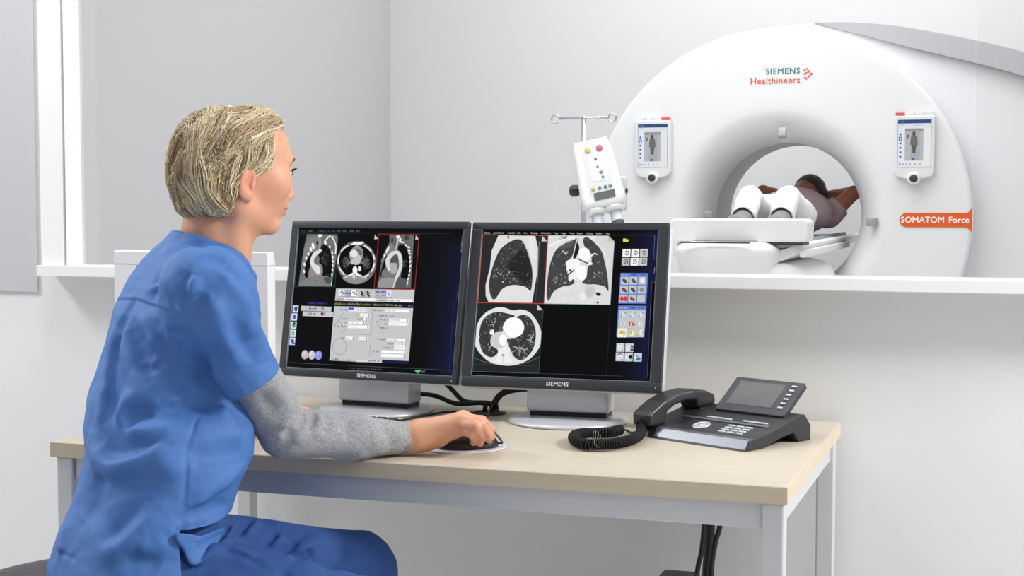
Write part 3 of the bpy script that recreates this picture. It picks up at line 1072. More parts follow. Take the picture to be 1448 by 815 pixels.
def draw_right():
    c = Canvas(560, 470, RM_QUAD, (2, 2, 3))
    s = .1519
    k = lambda x, y: (660 + x * s, 320 + y * s)
    K = lambda pts: [k(*p) for p in pts]
    # blue application ground on the right
    x1 = np.clip((c.X - (882 - (c.Y - 330) * .075)) / 40, 0, 1)
    c.img += x1[..., None] * np.array([.055, .07, .19])
    # 1: side view lung
    fr = K([(155, 70), (758, 82), (712, 716), (98, 702)])
    c.poly(fr, (40, 40, 42))
    c.setclip(K([(160, 76), (752, 88), (708, 710), (104, 696)]))
    c.poly(K([(300, 78), (640, 82), (665, 200), (655, 420), (600, 712), (200, 704), (172, 640), (172, 540), (215, 380), (235, 220)]), (222, 222, 222))
    c.poly(K([(395, 78), (560, 84), (600, 300), (650, 300), (625, 82)]), (234, 234, 234), a=.7)
    lung = K([(440, 124), (500, 120), (540, 165), (560, 235), (600, 360), (608, 480), (588, 600), (540, 560), (430, 540), (330, 575), (262, 668), (222, 650), (204, 540), (232, 400), (290, 250), (350, 175)])
    c.poly(lung, (56, 57, 58), curve=True)
    c.poly(K([(548, 205), (470, 250), (390, 340), (390, 400), (470, 470), (560, 540), (600, 500), (604, 400), (580, 290)]), (36, 36, 37), curve=True, soft=2.5)
    c.poly(K([(588, 600), (540, 556), (430, 542), (330, 575), (262, 670), (250, 712), (600, 712)]), (226, 226, 226))
    c.specks(lung, 150, (225, 225, 225), 3.2 * s, 4, .9)
    c.specks(K([(350, 180), (500, 140), (545, 190), (420, 270), (330, 330), (300, 280)]), 90, (205, 205, 205), 3.0 * s, 5, .9)
    c.specks(K([(270, 380), (400, 400), (480, 500), (340, 520), (250, 470)]), 50, (245, 245, 245), 5 * s, 6, .9)
    c.ell(*k(391, 97), 8 * s, 12 * s, (20, 20, 20))
    c.line(K([(690, 86), (632, 708)]), .5, (90, 90, 90))
    c.line(K([(676, 140), (652, 520)]), 1.0, (200, 200, 200), a=.5)
    c.poly(K([(705, 86), (752, 136), (698, 138)]), (200, 200, 198))
    c.setclip(None)
    c.line(fr + fr[:1], .8, (226, 84, 40))
    # 2: front view
    fr2 = K([(762, 82), (1322, 86), (1376, 140), (1330, 730), (714, 716)])
    c.poly(fr2, (222, 222, 222))
    c.setclip(fr2)
    c.img += (c.mottle(.05, 6, 3) * c.clip)[..., None]
    c.poly(K([(1190, 85), (1322, 86), (1372, 140), (1340, 600), (1300, 560), (1330, 300)]), (208, 210, 206), a=.5)
    l1 = K([(985, 130), (1030, 112), (1025, 165), (1000, 240), (960, 300), (920, 330), (930, 400), (945, 470), (990, 520), (960, 545), (880, 560), (800, 610), (756, 690), (738, 620), (752, 460), (780, 330), (830, 220), (900, 165)])
    l2 = K([(1085, 125), (1110, 98), (1150, 115), (1210, 170), (1260, 240), (1285, 340), (1305, 440), (1315, 600), (1280, 560), (1200, 540), (1120, 538), (1070, 520), (1110, 470), (1125, 380), (1160, 330), (1150, 240), (1100, 190)])
    for l in (l1, l2):
        c.poly(l, (66, 67, 67), curve=True)
    c.poly(K([(990, 125), (900, 165), (860, 200), (930, 200), (990, 170)]), (100, 100, 100), a=.6, curve=True, soft=3)
    c.poly(K([(1030, 150), (1048, 190), (1035, 250), (1000, 305), (990, 270), (1010, 200)]), (24, 24, 25), curve=True)
    c.line(K([(1026, 120), (1012, 180), (990, 270)]), 9 * s, (226, 226, 226), curve=True)
    c.ell(*k(1095, 262), 56 * s, 66 * s, (252, 252, 252))
    c.poly(K([(920, 340), (985, 300), (1045, 320), (1045, 370), (980, 395), (925, 405), (935, 370)]), (250, 250, 250), curve=True)
    c.poly(K([(1010, 380), (1080, 360), (1110, 400), (1110, 470), (1070, 500), (1020, 470)]), (250, 250, 250), curve=True)
    c.poly(K([(950, 450), (1000, 420), (1010, 480), (980, 510), (945, 500)]), (240, 240, 240), curve=True)
    c.line(K([(1040, 300), (1085, 325), (1135, 345)]), 10 * s, (28, 28, 28), curve=True)
    c.line(K([(1155, 275), (1190, 252), (1214, 262)]), [16 * s, 8 * s], (238, 238, 238), curve=True)
    c.line(K([(895, 225), (925, 260)]), 9 * s, (230, 230, 230)); c.line(K([(925, 250), (940, 236)]), 6 * s, (230, 230, 230))
    c.line(K([(940, 450), (990, 410)]), 10 * s, (26, 26, 26))
    c.ell(*k(985, 512), 14 * s, 22 * s, (60, 60, 60)); c.ell(*k(960, 405), 10 * s, 8 * s, (30, 30, 30))
    c.ell(*k(1150, 345), 20 * s, 14 * s, (240, 240, 240))
    for l, sd in ((l1, 11), (l2, 12)):
        c.specks(l, 110, (215, 215, 215), 3.4 * s, sd, .8)
    c.specks(K([(800, 460), (900, 450), (930, 520), (830, 540)]), 26, (250, 250, 250), 6 * s, 13)
    c.specks(K([(1180, 430), (1260, 420), (1260, 490), (1190, 490)]), 16, (250, 250, 250), 6 * s, 14)
    c.line(K([(770, 180), (880, 130), (990, 100)]), 26 * s, (245, 245, 245), a=.7, curve=True)
    c.specks(K([(840, 90), (940, 85), (930, 130), (850, 140)]), 12, (70, 70, 70), 8 * s, 15, curve=False)
    c.poly(K([(1196, 620), (1225, 614), (1245, 634), (1215, 648)]), (36, 36, 36), curve=True)
    c.poly(K([(1214, 690), (1224, 716), (1200, 714)]), (36, 36, 36))
    c.ell(*k(1075, 650), 30 * s, 34 * s, (238, 238, 236), soft=3); c.poly(K([(1110, 560), (1190, 570), (1170, 640), (1120, 660), (1100, 620)]), (196, 198, 196), curve=True, soft=4)
    c.poly(K([(1322, 86), (1376, 140), (1316, 138)]), (190, 190, 188))
    c.setclip(None)
    c.line(K([(714, 716), (1330, 730), (1376, 140)]), .6, (120, 190, 180), a=.8)
    # 3: axial
    s4 = .1717
    q = lambda x, y: (650 + x * s4, 420 + y * s4)
    Q = lambda pts: [q(*p) for p in pts]
    fr3 = Q([(148, 42), (632, 54), (680, 104), (636, 624), (96, 606)])
    c.poly(fr3, (34, 35, 37))
    c.setclip(fr3)
    c.line(Q([(100, 490), (200, 530), (350, 556), (520, 540), (650, 490)]), .7, (120, 120, 120), curve=True)
    c.line(Q([(100, 546), (620, 568)]), .5, (70, 70, 70))
    c.poly(Q([(225, 110), (330, 76), (430, 104), (500, 98), (580, 130), (650, 240), (662, 330), (640, 420), (560, 510), (440, 556), (330, 556), (220, 520), (130, 420), (112, 320), (150, 190)]), (228, 228, 228), curve=True)
    a1 = Q([(230, 140), (300, 116), (370, 126), (446, 152), (380, 190), (345, 240), (350, 275), (300, 290), (248, 330), (250, 390), (302, 430), (290, 470), (240, 490), (180, 450), (152, 360), (155, 270), (180, 190)])
    a2 = Q([(460, 160), (520, 142), (570, 165), (610, 240), (616, 330), (590, 430), (530, 500), (480, 516), (430, 480), (395, 400), (376, 340), (440, 330), (500, 300), (520, 240), (500, 190)])
    for a in (a1, a2):
        c.poly(a, (54, 55, 56), curve=True)
    c.ell(*q(436, 245), 86 * s4, 84 * s4, (252, 252, 252))
    c.ell(*q(310, 350), 66 * s4, 68 * s4, (206, 206, 206))
    c.ell(*q(346, 348), 33 * s4, 46 * s4, (253, 253, 253))
    c.poly(Q([(310, 420), (375, 400), (400, 500), (430, 540), (260, 540), (300, 480)]), (240, 240, 240))
    c.ell(*q(346, 474), 13 * s4, 12 * s4, (170, 170, 170)); c.line(Q([(346, 490), (344, 530)]), 1.0, (205, 205, 205))
    c.line(Q([(345, 265), (372, 300), (395, 335)]), 5 * s4, (200, 200, 200))
    c.poly(Q([(245, 270), (272, 264), (270, 300), (240, 300)]), (245, 245, 245), curve=True)
    c.specks(a1, 150, (200, 200, 200), 3.6 * s4, 31, .9, 2.6)
    c.specks(a2, 150, (215, 215, 215), 3.8 * s4, 32, .9, 2.6)
    for i, (x, y, t) in enumerate([(482, 480, -1.5), (484, 410, .5), (545, 345, .3), (570, 370, -1.3), (430, 400, .5), (420, 450, -.5), (230, 430, -1.2), (290, 190, 2.2)]):
        c.branches(*q(x, y), t, 34 * s4, 7 * s4, (220, 220, 220), 2, 50 + i)
    c.setclip(None)
    c.poly(Q([(632, 56), (680, 104), (630, 106)]), (200, 200, 198))
    c.line(Q([(680, 104), (636, 624), (96, 606), (148, 42)]), .6, (32, 130, 100), a=.8)
    c.line(Q([(1240, 60), (1195, 640)]), .4, (60, 60, 64)); c.line(Q([(96, 606), (1330, 655)]), .4, (110, 112, 116))
    # menu words along the top
    c.line([(684, 331), (931, 333)], .3, (70, 80, 80))
    for wd, x in (('Patient', 166), ('Applications', 250), ('Transfer', 384), ('Edit', 474), ('View', 532), ('Settings', 600), ('Orientation', 692), ('Type', 812), ('Image', 878), ('Tools', 958), ('System', 1028), ('Options', 1112), ('System', 1206), ('Help', 1294)):
        c.text(wd, *k(x, 54 + (x - 166) * .011), 3.3, (200, 205, 205), .01, .85, sx=.92)
    # icon columns
    s5 = .1473
    m = lambda x, y: (850 + x * s5, 320 + y * s5)
    Mx = lambda pts: [m(*p) for p in pts]
    c.poly(Mx([(214, 116), (236, 116), (242, 122), (262, 124), (268, 134), (260, 148), (212, 148)]), (236, 218, 60))
    rr = random.Random(5)
    for r, row in enumerate([(250, 250, 200), (190, 250, 206)]):
        for i, g in enumerate(row):
            x, y = 246 + i * 84 - r * 8, 255 + r * 85
            c.poly(Mx([(x - 38, y - 38), (x + 38, y - 38), (x + 34, y + 38), (x - 42, y + 38)]), (g, g, g))
            c.line(Mx([(x - 18, y - 6), (x, y - 20), (x + 20, y), (x + 6, y + 20), (x - 16, y + 10)]), 1.0, (60, 60, 60), curve=True, a=.8)
            c.line(Mx([(x - 14, y + 14), (x + 18, y - 18)]), .9, (90, 90, 90))
    def block(x0, y0, cols, sp, sk, head):
        w_, h_ = sp * 3 + 14, sp * 3 + 44
        c.poly(Mx([(x0, y0), (x0 + w_, y0 + 4), (x0 + w_ - h_ * .08, y0 + h_), (x0 - h_ * .08, y0 + h_ - 4)]), (98, 130, 205))
        for i in range(3):
            c.scribble(*m(x0 + 14 + i * sp, y0 + 17), *m(x0 + 66 + i * sp, y0 + 18), (34, 50, 120) if i else (220, 230, 250), 2.3, i, .9)
        for r in range(3):
            for i in range(3):
                x, y = x0 + 46 + i * sp - (r + .8) * sp * .08, y0 + 76 + r * (sp + 2)
                col = cols[r][i]
                c.poly(Mx([(x - 37, y - 38), (x + 37, y - 37), (x + 34, y + 38), (x - 40, y + 37)]), (196, 198, 198) if col != 'w' else (240, 240, 240))
                yield r, i, x, y
    for r, i, x, y in block(184, 446, [[0] * 3] * 3, 85, .1, 0):
        if (r, i) in ((0, 2), (1, 2)):
            c.ell(*m(x, y), 3.2, 3.4, (236, 236, 236) if r == 0 else (140, 142, 142))
        elif (r, i) == (2, 0):
            c.ell(*m(x - 16, y), 2.6, 3.6, (214, 60, 50)); c.ell(*m(x + 18, y), 2.6, 3.6, (214, 60, 50))
        elif (r, i) == (2, 2):
            pass
        else:
            col = (50, 50, 54) if (r, i) != (2, 1) else (120, 40, 44)
            c.poly(Mx([(x - 20, y - 20), (x + 4, y - 14), (x + 22, y + 4), (x + 20, y + 26), (x - 8, y + 16), (x - 22, y + 4)]), col)
            c.line(Mx([(x - 12, y - 6), (x + 10, y + 10)]), 1.0, (150, 100, 100) if i == 0 else (110, 130, 110))
    s6 = .1718
    m = lambda x, y: (850 + x * s6, 420 + y * s6)
    Mx = lambda pts: [m(*p) for p in pts]
    c.scribble
    w_ = {}
    for r, i, x, y in block(137, 70, [[0] * 3, [0] * 3, ['w', 0, 0]], 73, .1, 0):
        if r == 0:
            c.line(Mx([(x - 18, y + 14), (x, y - 4), (x + 18, y - 16)]), 1.6, (90, 150, 210) if i else (120, 130, 140)); c.ell(*m(x, y), 2.4, 2.8, (230, 234, 240), a=.8)
        elif (r, i) == (1, 1):
            c.line(Mx([(x - 18, y + 16), (x - 16, y - 14), (x + 6, y - 14), (x + 6, y + 14)]), 1.5, (214, 60, 54)); c.ell(*m(x + 20, y + 6), 1.5, 1.9, (214, 60, 54))
        elif r == 1:
            c.ell(*m(x + 2, y), 2.8, 3.6, (240, 240, 240)); c.line(Mx([(x - 4, y - 14), (x + 12, y), (x - 2, y + 14)]), .8, (90, 90, 90), curve=True)
        elif i == 0:
            c.ell(*m(x - 4, y - 4), 3.6, 3.1, (206, 196, 50)); c.line(Mx([(x + 16, y - 20), (x + 26, y + 4), (x + 10, y + 24)]), .9, (150, 150, 150), curve=True)
        elif i == 1:
            c.ell(*m(x + 4, y + 4), 3.6, 3.8, (236, 238, 230)); c.ell(*m(x - 8, y - 4), 2.4, 3.4, (200, 205, 50))
        else:
            c.line(Mx([(x + 14, y - 24), (x + 4, y), (x + 12, y + 18)]), 2.4, (240, 240, 240), curve=True); c.ell(*m(x - 20, y + 22), 1.8, 1.6, (200, 205, 50))
    for x, y, kind in [(150, 418, 0), (224, 420, 1), (144, 494, 2), (217, 497, 3), (292, 500, 4)]:
        c.poly(Mx([(x - 32, y - 36), (x + 36, y - 35), (x + 32, y + 36), (x - 36, y + 35)]), (206, 210, 214))
        c.ell(*m(x - 6, y - 2), 3.2, 3.4, (236, 240, 246))
        if kind == 1:
            for a_ in (0, 1):
                for b_ in (0, 1, 2):
                    c.rect(*m(x + 10 + a_ * 13, y - 20 + b_ * 16), *m(x + 20 + a_ * 13, y - 8 + b_ * 16), (20, 20, 20))
        elif kind == 3:
            c.rect(*m(x + 2, y - 14), *m(x + 30, y + 14), (20, 20, 22))
        elif kind == 4:
            c.rect(*m(x - 12, y + 6), *m(x + 22, y + 26), (40, 120, 200)); c.line(Mx([(x - 16, y - 20), (x + 14, y)]), 1.6, (80, 150, 220))
        elif kind == 2:
            c.line(Mx([(x - 18, y - 16), (x + 12, y - 26)]), 1.4, (60, 110, 200))
        if kind != 4:
            c.poly(Mx([(x + 8, y + 22), (x + 22, y + 22), (x + 15, y + 30)]), (30, 30, 30))
        c.line(Mx([(x - 10, y - 8), (x + 4, y + 8)]), .8, (80, 140, 210))
    # outline of the tabs
    c.line([(926.5, 333), (924.2, 366.5), (930.5, 367), (927.5, 399), (921.5, 399), (913.5, 534)], .4, (150, 160, 180), a=.8)
    c.poly([(927.5, 334), (931.5, 334), (929.6, 366), (925, 366)], (16, 26, 72))
    c.poly([(921.8, 399.5), (928, 399.5), (917, 540), (913.6, 534)], (2, 2, 3))
    c.scribble(925.8, 379, 925.0, 386, (200, 205, 215), 2.4, 3, .8)
    return c


def make_monitor(label, cx, cy, cz, yaw, tilt, W, H, quad_px, canvas, base_c, group):
    root = empty('computer_monitor', (base_c[0], base_c[1], DZ), label, 'monitor', group)
    M = Matrix.Translation((cx, cy, cz)) @ Matrix.Rotation(yaw, 4, 'Z') @ Matrix.Rotation(-tilt, 4, 'X') @ Matrix.Rotation(PI / 2, 4, 'X')
    # local: x right, y up, z towards the viewer
    Mi = M.inverted()

    def loc2(x, y):   # frame point -> local xy on the front plane
        d = Vector(ray(x, y))
        o = Mi @ Vector(CAM)
        dd = Mi.to_3x3() @ d
        t = -o.z / dd.z
        p = o + dd * t
        return p.x, p.y
    q = [loc2(*p) for p in quad_px]
    sx0, sx1 = (q[0][0] + q[3][0]) / 2, (q[1][0] + q[2][0]) / 2
    sy1, sy0 = (q[0][1] + q[1][1]) / 2, (q[2][1] + q[3][1]) / 2
    # front bezel: ring with rounded edges
    b = MB()
    w2, h2 = W / 2, H / 2
    f = 0.0
    ix0, ix1, iy0, iy1 = sx0 - .001, sx1 + .001, sy0 - .001, sy1 + .001
    t = .016
    b.box((-w2, iy1, -t), (w2, h2, f), .0025, 3)
    b.box((-w2, -h2, -t), (w2, iy0, f), .0025, 3)
    b.box((-w2, iy0 - .001, -t), (ix0, iy1 + .001, f - .0001), .0018, 2)
    b.box((ix1, iy0 - .001, -t), (w2, iy1 + .001, f - .0001), .0018, 2)
    b.build('bezel', M_bezel, root, M=M)
    iv = MB()
    for lo, hi in (((ix0, iy0, -.006), (ix0 + .0012, iy1, -.0005)), ((ix1 - .0008, iy0, -.006), (ix1, iy1, -.0005)), ((ix0, iy0, -.006), (ix1, iy0 + .0012, -.0005))):
        iv.box(lo, hi)
    iv.build('bezel_lip', M_inner, root, M=M)
    # silver housing behind
    h = MB()
    h.box((-w2 - .0004, -h2 - .0008, -.021), (w2 + .0004, h2 + .0008, -t + .0045), .002, 2)
    right_ = quad_px is RM_QUAD
    h.box((-w2 + (.008 if right_ else -.0004), -h2 - .0006, -.044), (w2 - (-.0004 if right_ else .010), h2 - .002, -.0205), .004, 3)
    h.box((-w2 * .82, -h2 * .8, -.068), (w2 * .82, h2 * .8, -.0421), .012, 3)
    h.build('rear_housing', M_silver, root, M=M)
    sc = canvas.mesh('screen', M @ Matrix.Translation(((sx0 + sx1) / 2, (sy0 + sy1) / 2, 0)), sx1 - sx0, sy1 - sy0, M_screen, root, z=-.004)
    tx = MB().text('SIEMENS', .0118, Matrix.Translation((.0 + (loc2(788, 543)[0] if quad_px is RM_QUAD else loc2(518, 531)[0]), (iy0 - h2) / 2 - .001, .0002)), bold=.00015, spacing=1.1)
    tx.build('lettering', M_letter, root, M=M)
    # a row of flush buttons and a pilot lamp at lower right
    bt = MB()
    for i in range(5):
        bt.box((w2 - .105 + i * .015, (iy0 - h2) / 2 - .003, -.001), (w2 - .094 + i * .015, (iy0 - h2) / 2 + .003, .0004), .0008, 2)
    bt.build('button', mat('button_grey', rgb(44, 46, 50), .4), root, M=M)
    MB().sphere((w2 - .012, (iy0 - h2) / 2 - .001, 0), .0011, 6).build('pilot_lamp', M_letter, root, M=M)
    # stand: two-step silver neck and round foot
    bx, by = base_c
    Rz = Matrix.Translation((bx, by, 0)) @ Matrix.Rotation(yaw, 4, 'Z')
    top = DZ + .105
    n = MB()
    n.box((-.088, -.012, DZ + .021), (.088, .05, top), .004, 3)
    n.box((-.082, .02, top - .02), (.082, .06, DZ + .26), .004, 3)
    n.build('stand_column', M_stand, root, M=Rz)
    MB().box((-.083, -.006, DZ + .0105), (.083, .05, DZ + .0209)).build('swivel_gap', M_dark, root, M=Rz)
    MB().lathe([(0, .0), (.122, .0), (.1262, .0012), (.127, .004), (.125, .007), (.118, .0095), (.06, .011), (0, .011)], (0, 0, DZ + .0003), 72).build('base_disc', M_stand, root, M=Rz)
    return root, M


monR, MR = make_monitor('black framed monitor on the right, showing white lung scans, beside the telephone', -0.8922, 2.93, 0.988, 0.0346, 0.2407, 0.4281, 0.3534, RM_QUAD, draw_right(), (-0.889, 2.952), 'paired diagnostic monitors')
monL, ML = make_monitor('black framed monitor nearer the woman, showing grey chest scans and a settings form', -1.3362, 2.94, 0.9885, -0.1059, 0.1769, 0.4485, 0.3506, LM_QUAD, draw_left(), (-1.338, 2.965), 'paired diagnostic monitors')

# ---- pale monitor behind the woman
wy = 2.74
a, b_ = on_y(161, 362, wy), on_y(378, 357, wy)
wx0, wx1, wz1 = float(a[0]), float(b_[0]), float(b_[2])
wm = empty('computer_monitor', ((wx0 + wx1) / 2, wy + .05, DZ), 'white framed monitor standing behind the woman in blue', 'monitor')
cxw = (wx0 + wx1) / 2
Mw = Matrix.Translation((cxw, wy, wz1 - .14)) @ Matrix.Rotation(PI / 2, 4, 'X')
M_wplast = mat('white_plastic', rgb(240, 240, 242), .3)
hw = (wx1 - wx0) / 2
ex1 = float(on_y(345, 378, wy)[0]) - cxw
ez1 = float(on_y(345, 378, wy)[2]) - (wz1 - .14)
bz = MB()
bz.box((-hw, ez1, -.03), (hw, .14, 0), .002, 2)
bz.box((-hw, -.14, -.03), (hw, -.105, 0), .002, 2)
bz.box((-hw, -.11, -.03), (-ex1, ez1 + .004, -.0), .0005, 1)
bz.box((ex1, -.11, -.03), (hw, ez1 + .004, -.0), .0005, 1)
bz.build('bezel', M_wplast, wm, M=Mw)
MB().box((-ex1 - .002, -.108, -.028), (ex1 + .002, ez1 + .002, -.006)).build('screen', mat('blank_screen', rgb(34, 36, 40), .25), wm, M=Mw)
MB().box((-hw + .01, -.13, -.06), (hw - .01, .13, -.0301), .01, 3).build('rear_housing', M_wplast, wm, M=Mw)
MB().box((cxw - .035, wy + .0612, DZ + .011), (cxw + .035, wy + .135, wz1 - .16), .004).build('stand_column', M_wplast, wm)
MB().lathe([(0, 0), (.095, 0), (.098, .004), (.09, .009), (0, .012)], (cxw, wy + .125, DZ + .0003), 48).build('base_disc', M_wplast, wm)

# ================================================================= SCANNER
M_gan = mat('scanner_white', rgb(231, 232, 233), .36)
M_gan2 = mat('scanner_white_side', rgb(232, 232, 234), .38)
M_band = mat('scanner_shaded_band', rgb(158, 159, 161), .38, .1)
M_bore = mat('bore_grey', rgb(205, 206, 207), .5)
M_lens = mat('laser_window', rgb(158, 158, 160), .25)
M_orange = mat('orange_badge', rgb(228, 92, 22), .45)
M_txtw = mat('white_lettering', rgb(250, 250, 250), .5)
M_teal = mat('teal_lettering', rgb(44, 122, 118), .5)
M_olet = mat('orange_lettering', rgb(226, 96, 50), .5)
GYF = 7.2
GC = (-1.126, 1.131)
GR = 0.925
BC = (-1.108, 1.142)
LIPY = 7.55
LIPR = 0.368
gan = empty('ct_scanner', (GC[0], GYF + .5, 0), 'large white ring shaped body scanner with an orange badge, beyond the glass', 'scanner')


def ring_loft(rows, closed=True):
    """rows: lists of equal length of 3-D points"""
    n = len(rows[0])
    vs = [p for r in rows for p in r]
    fs = []
    for i in range(len(rows) - 1):
        for j in range(n if closed else n - 1):
            k = (j + 1) % n
            fs.append((i * n + j, i * n + k, (i + 1) * n + k, (i + 1) * n + j))
    return vs, fs


NA = 160


def cring(r, y, c=BC):
    return [(c[0] + r * math.cos(2 * PI * j / NA), y, c[1] + r * math.sin(2 * PI * j / NA)) for j in range(NA)]


def face_out(R, y):
    return cring(R, y, GC)


# front cover: bore liner -> flare -> flat face -> rounded rim
rows = []
for k in range(13):            # flare from the flat face down to the lip (quarter curve)
    t = k / 12
    a = t * PI / 2
    r = LIPR + (0.52 - LIPR) * (1 - math.sin(a)) ** 1.0
    y = GYF + (LIPY - GYF) * (1 - math.cos(a))
    c = (BC[0], BC[1])
    rows.append(cring(r, y, c))
rows = rows[::-1]
flat = []
for k in range(1, 8):
    t = k / 8
    A, B = rows[-1 if k == 1 else -1], None
    flat.append([tuple(np.array(p) * (1 - t) + np.array(q) * t) for p, q in zip(cring(.52, GYF), face_out(GR - .02, GYF))])
rim = []
for k in range(7):
    a = k / 6 * PI / 2
    rim.append(face_out(GR - .02 + .02 * math.sin(a), GYF + .02 * (1 - math.cos(a))))
rim.append(face_out(GR, GYF + .10))
rim.append(face_out(GR - .03, GYF + .13))
vs, fs = ring_loft(rows + flat + rim)
MB().add(vs, [f[::-1] for f in fs], 0, True).build('front_cover', M_gan, gan)
# tunnel: grey liner behind the lip
vs, fs = ring_loft([cring(LIPR - .0005, LIPY - .004), cring(LIPR, LIPY + .004), cring(LIPR, LIPY + .40), cring(LIPR + .16, LIPY + .62)])
MB().add(vs, fs, 0, True).build('bore_liner', M_bore, gan)
sm = []
for k in range(7):
    a = k / 6 * 2 * PI
    sm.append(cring(LIPR + .0015 - .003 * math.cos(a) * .5, LIPY - .006 + .004 * math.sin(a)))
vs, fs = ring_loft(sm)
MB().add(vs, fs, 0, True).build('lip_ring', M_lens, gan)

# rear housing: wide rounded hood behind the disc
YH = GYF + .13
top = [(-2.02, 1.0), (-1.99, 1.45), (-1.83, 1.74), (-1.6, 1.95), (-1.3, 2.055), (-.955, 2.083), (-.75, 2.072), (-.517, 2.040), (-.2, 1.966), (.012, 1.905), (.25, 1.80), (.45, 1.62), (.52, 1.3), (.50, .6), (.46, .05)]
hood = spline(top, 8) + [(-1.98, .05)]
inner = 0.56


def hoodring(sc, y, dz=0.0):
    out = []
    for j in range(NA):
        a = 2 * PI * j / NA
        d = np.array([math.cos(a), math.sin(a)])
        best = None
        H2 = hood
        for (p, q) in zip(H2, H2[1:] + H2[:1]):
            p, q = np.array(p), np.array(q)
            e = q - p
            den = d[0] * e[1] - d[1] * e[0]
            if abs(den) < 1e-9:
                continue
            w = p - np.array(BC)
            t = (w[0] * e[1] - w[1] * e[0]) / den
            s = (w[0] * d[1] - w[1] * d[0]) / den
            if t > 0 and -1e-6 <= s <= 1 + 1e-6:
                best = t if best is None else max(best, t)
        out.append((BC[0] + d[0] * best * sc, y, BC[1] + d[1] * best * sc + dz))
    return out


h0 = [hoodring(.55, YH), hoodring(.8, YH), hoodring(.985, YH), hoodring(.995, YH + .004), hoodring(1.0, YH + .015), hoodring(1.0, YH + .5), hoodring(.97, YH + .62), hoodring(.9, YH + .68), hoodring(.55, YH + .70)]
vs, fs = ring_loft(h0)
MB().add(vs, fs, 0, True).build('rear_cover', M_gan2, gan)
# sweep along the hood's upper right edge, its shading put into the grey
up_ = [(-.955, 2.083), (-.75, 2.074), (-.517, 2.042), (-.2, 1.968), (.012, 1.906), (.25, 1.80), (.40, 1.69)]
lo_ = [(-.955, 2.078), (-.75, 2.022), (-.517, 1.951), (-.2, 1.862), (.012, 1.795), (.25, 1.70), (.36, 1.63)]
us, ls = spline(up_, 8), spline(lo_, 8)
vs, fs = [], []
nn = len(us)
for i, (u, l) in enumerate(zip(us, ls)):
    t = i / (nn - 1)
    vs += [(u[0], YH + .05, u[1] + .004), (u[0], YH - .006, u[1] + .002), (l[0], YH - .004 - .05 * min(1, t * 1.5), l[1]), (l[0], YH + .05, l[1])]
for i in range(nn - 1):
    for k in range(4):
        a, b = i * 4 + k, i * 4 + (k + 1) % 4
        fs.append((a, b, b + 4, a + 4))
fs += [(3, 2, 1, 0), tuple((nn - 1) * 4 + k for k in range(4))]
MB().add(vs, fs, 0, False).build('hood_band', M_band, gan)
# fine seam lines on the face top
for x in (-1.157, -.955):
    sl2 = MB()
    zt = GC[1] + math.sqrt((GR - .001) ** 2 - (x - GC[0]) ** 2)
    sl2.box((x - .0012, GYF + .012, zt - .03), (x + .0012, GYF + .12, zt + .0012))
    sl2.build('seam', mat('seam_grey', rgb(190, 190, 190), .6), gan)
MB().box((GC[0] - .75, GYF + .05, 0), (GC[0] + .75, GYF + .72, .30), .02, 3).build('pedestal', M_gan2, gan)
# laser windows round the flare
for px, py, rot in ((1106, 187, 0), (1232, 313, -90), (999, 303, 90)):
    a = {0: (1106, 187), -90: (1232, 314), 90: (1000, 304)}[rot]
    p = on_y(a[0], a[1], GYF - .001 if rot != 90 else GYF + .04)
    MB().box((-.020, -.010, -.025), (.020, .02, .025), .006, 3).build('laser_window', M_lens, gan, M=Matrix.Translation(p) @ Matrix.Rotation(math.radians(rot), 4, 'Y') @ Matrix.Rotation(math.radians(-25), 4, 'X'))
# badge and lettering
z0, z1 = 1.0915, 1.1585
zc = (z0 + z1) / 2
r = (z1 - z0) / 2
bx0 = -.532
edge = lambda z: GC[0] + math.sqrt((GR - .001) ** 2 - (z - GC[1]) ** 2)
ol = [(bx0 + r + r * math.cos(math.radians(90 + 180 * k / 14)), zc + r * math.sin(math.radians(90 + 180 * k / 14))) for k in range(15)]
ol += [(edge(z0) - .022, z0), (edge(z0 - .02), z0 - .022)] + [(edge(z0 + (z1 - z0) * k / 6), z0 + (z1 - z0) * k / 6) for k in range(7)] + [(edge(z1 + .02), z1 + .022), (edge(z1) - .022, z1)]
bd = MB().prism(ol, 0, .003).build('badge', M_orange, gan, M=Matrix.Translation((0, GYF - .0005, 0)) @ Matrix.Rotation(PI / 2, 4, 'X'))
Rx = Matrix.Rotation(PI / 2, 4, 'X')
tb = MB()
tb2 = MB()
tb.text('SOMATOM', .0405, Matrix.Translation((-.426, GYF - .0042, zc)) @ Rx, bold=.0005, spacing=1.0)
tb2.text('Force', .0405, Matrix.Translation((-.262, GYF - .0042, zc)) @ Rx, bold=.0005)
tb.build('badge_lettering', M_txtw, gan)
tb2.build('badge_lettering', M_txtw, gan)
pS = on_y(1107, 101, GYF)
tl = MB()
tl.text('SIEMENS', .0400, Matrix.Translation((float(pS[0]), GYF - .001, 1.842)) @ Rx, bold=.0004, spacing=1.14)
tl.build('maker_lettering', M_teal, gan)
to = MB()
to.text('Healthineers', .0452, Matrix.Translation((float(on_y(1096, 111, GYF)[0]), GYF - .001, 1.797)) @ Rx, bold=.0004, spacing=1.04)
dots = [(1137.5, 99, 1.2), (1140, 103, 1.5), (1137.5, 110, 1.2), (1141, 97.5, 1.4), (1143.5, 101, 1.6), (1147, 104.5, 1.8), (1143.5, 108, 1.6), (1140, 111, 1.4), (1137, 104.5, 1.0)]
for x, y, rr_ in dots:
    p = on_y(x, y, GYF - .001)
    to.prism([(rr_ * .0036 * math.cos(q * PI / 5), rr_ * .0036 * math.sin(q * PI / 5)) for q in range(10)], 0, .001, M=Matrix.Translation(p) @ Rx)
to.build('brand_dots_lettering', M_olet, gan)

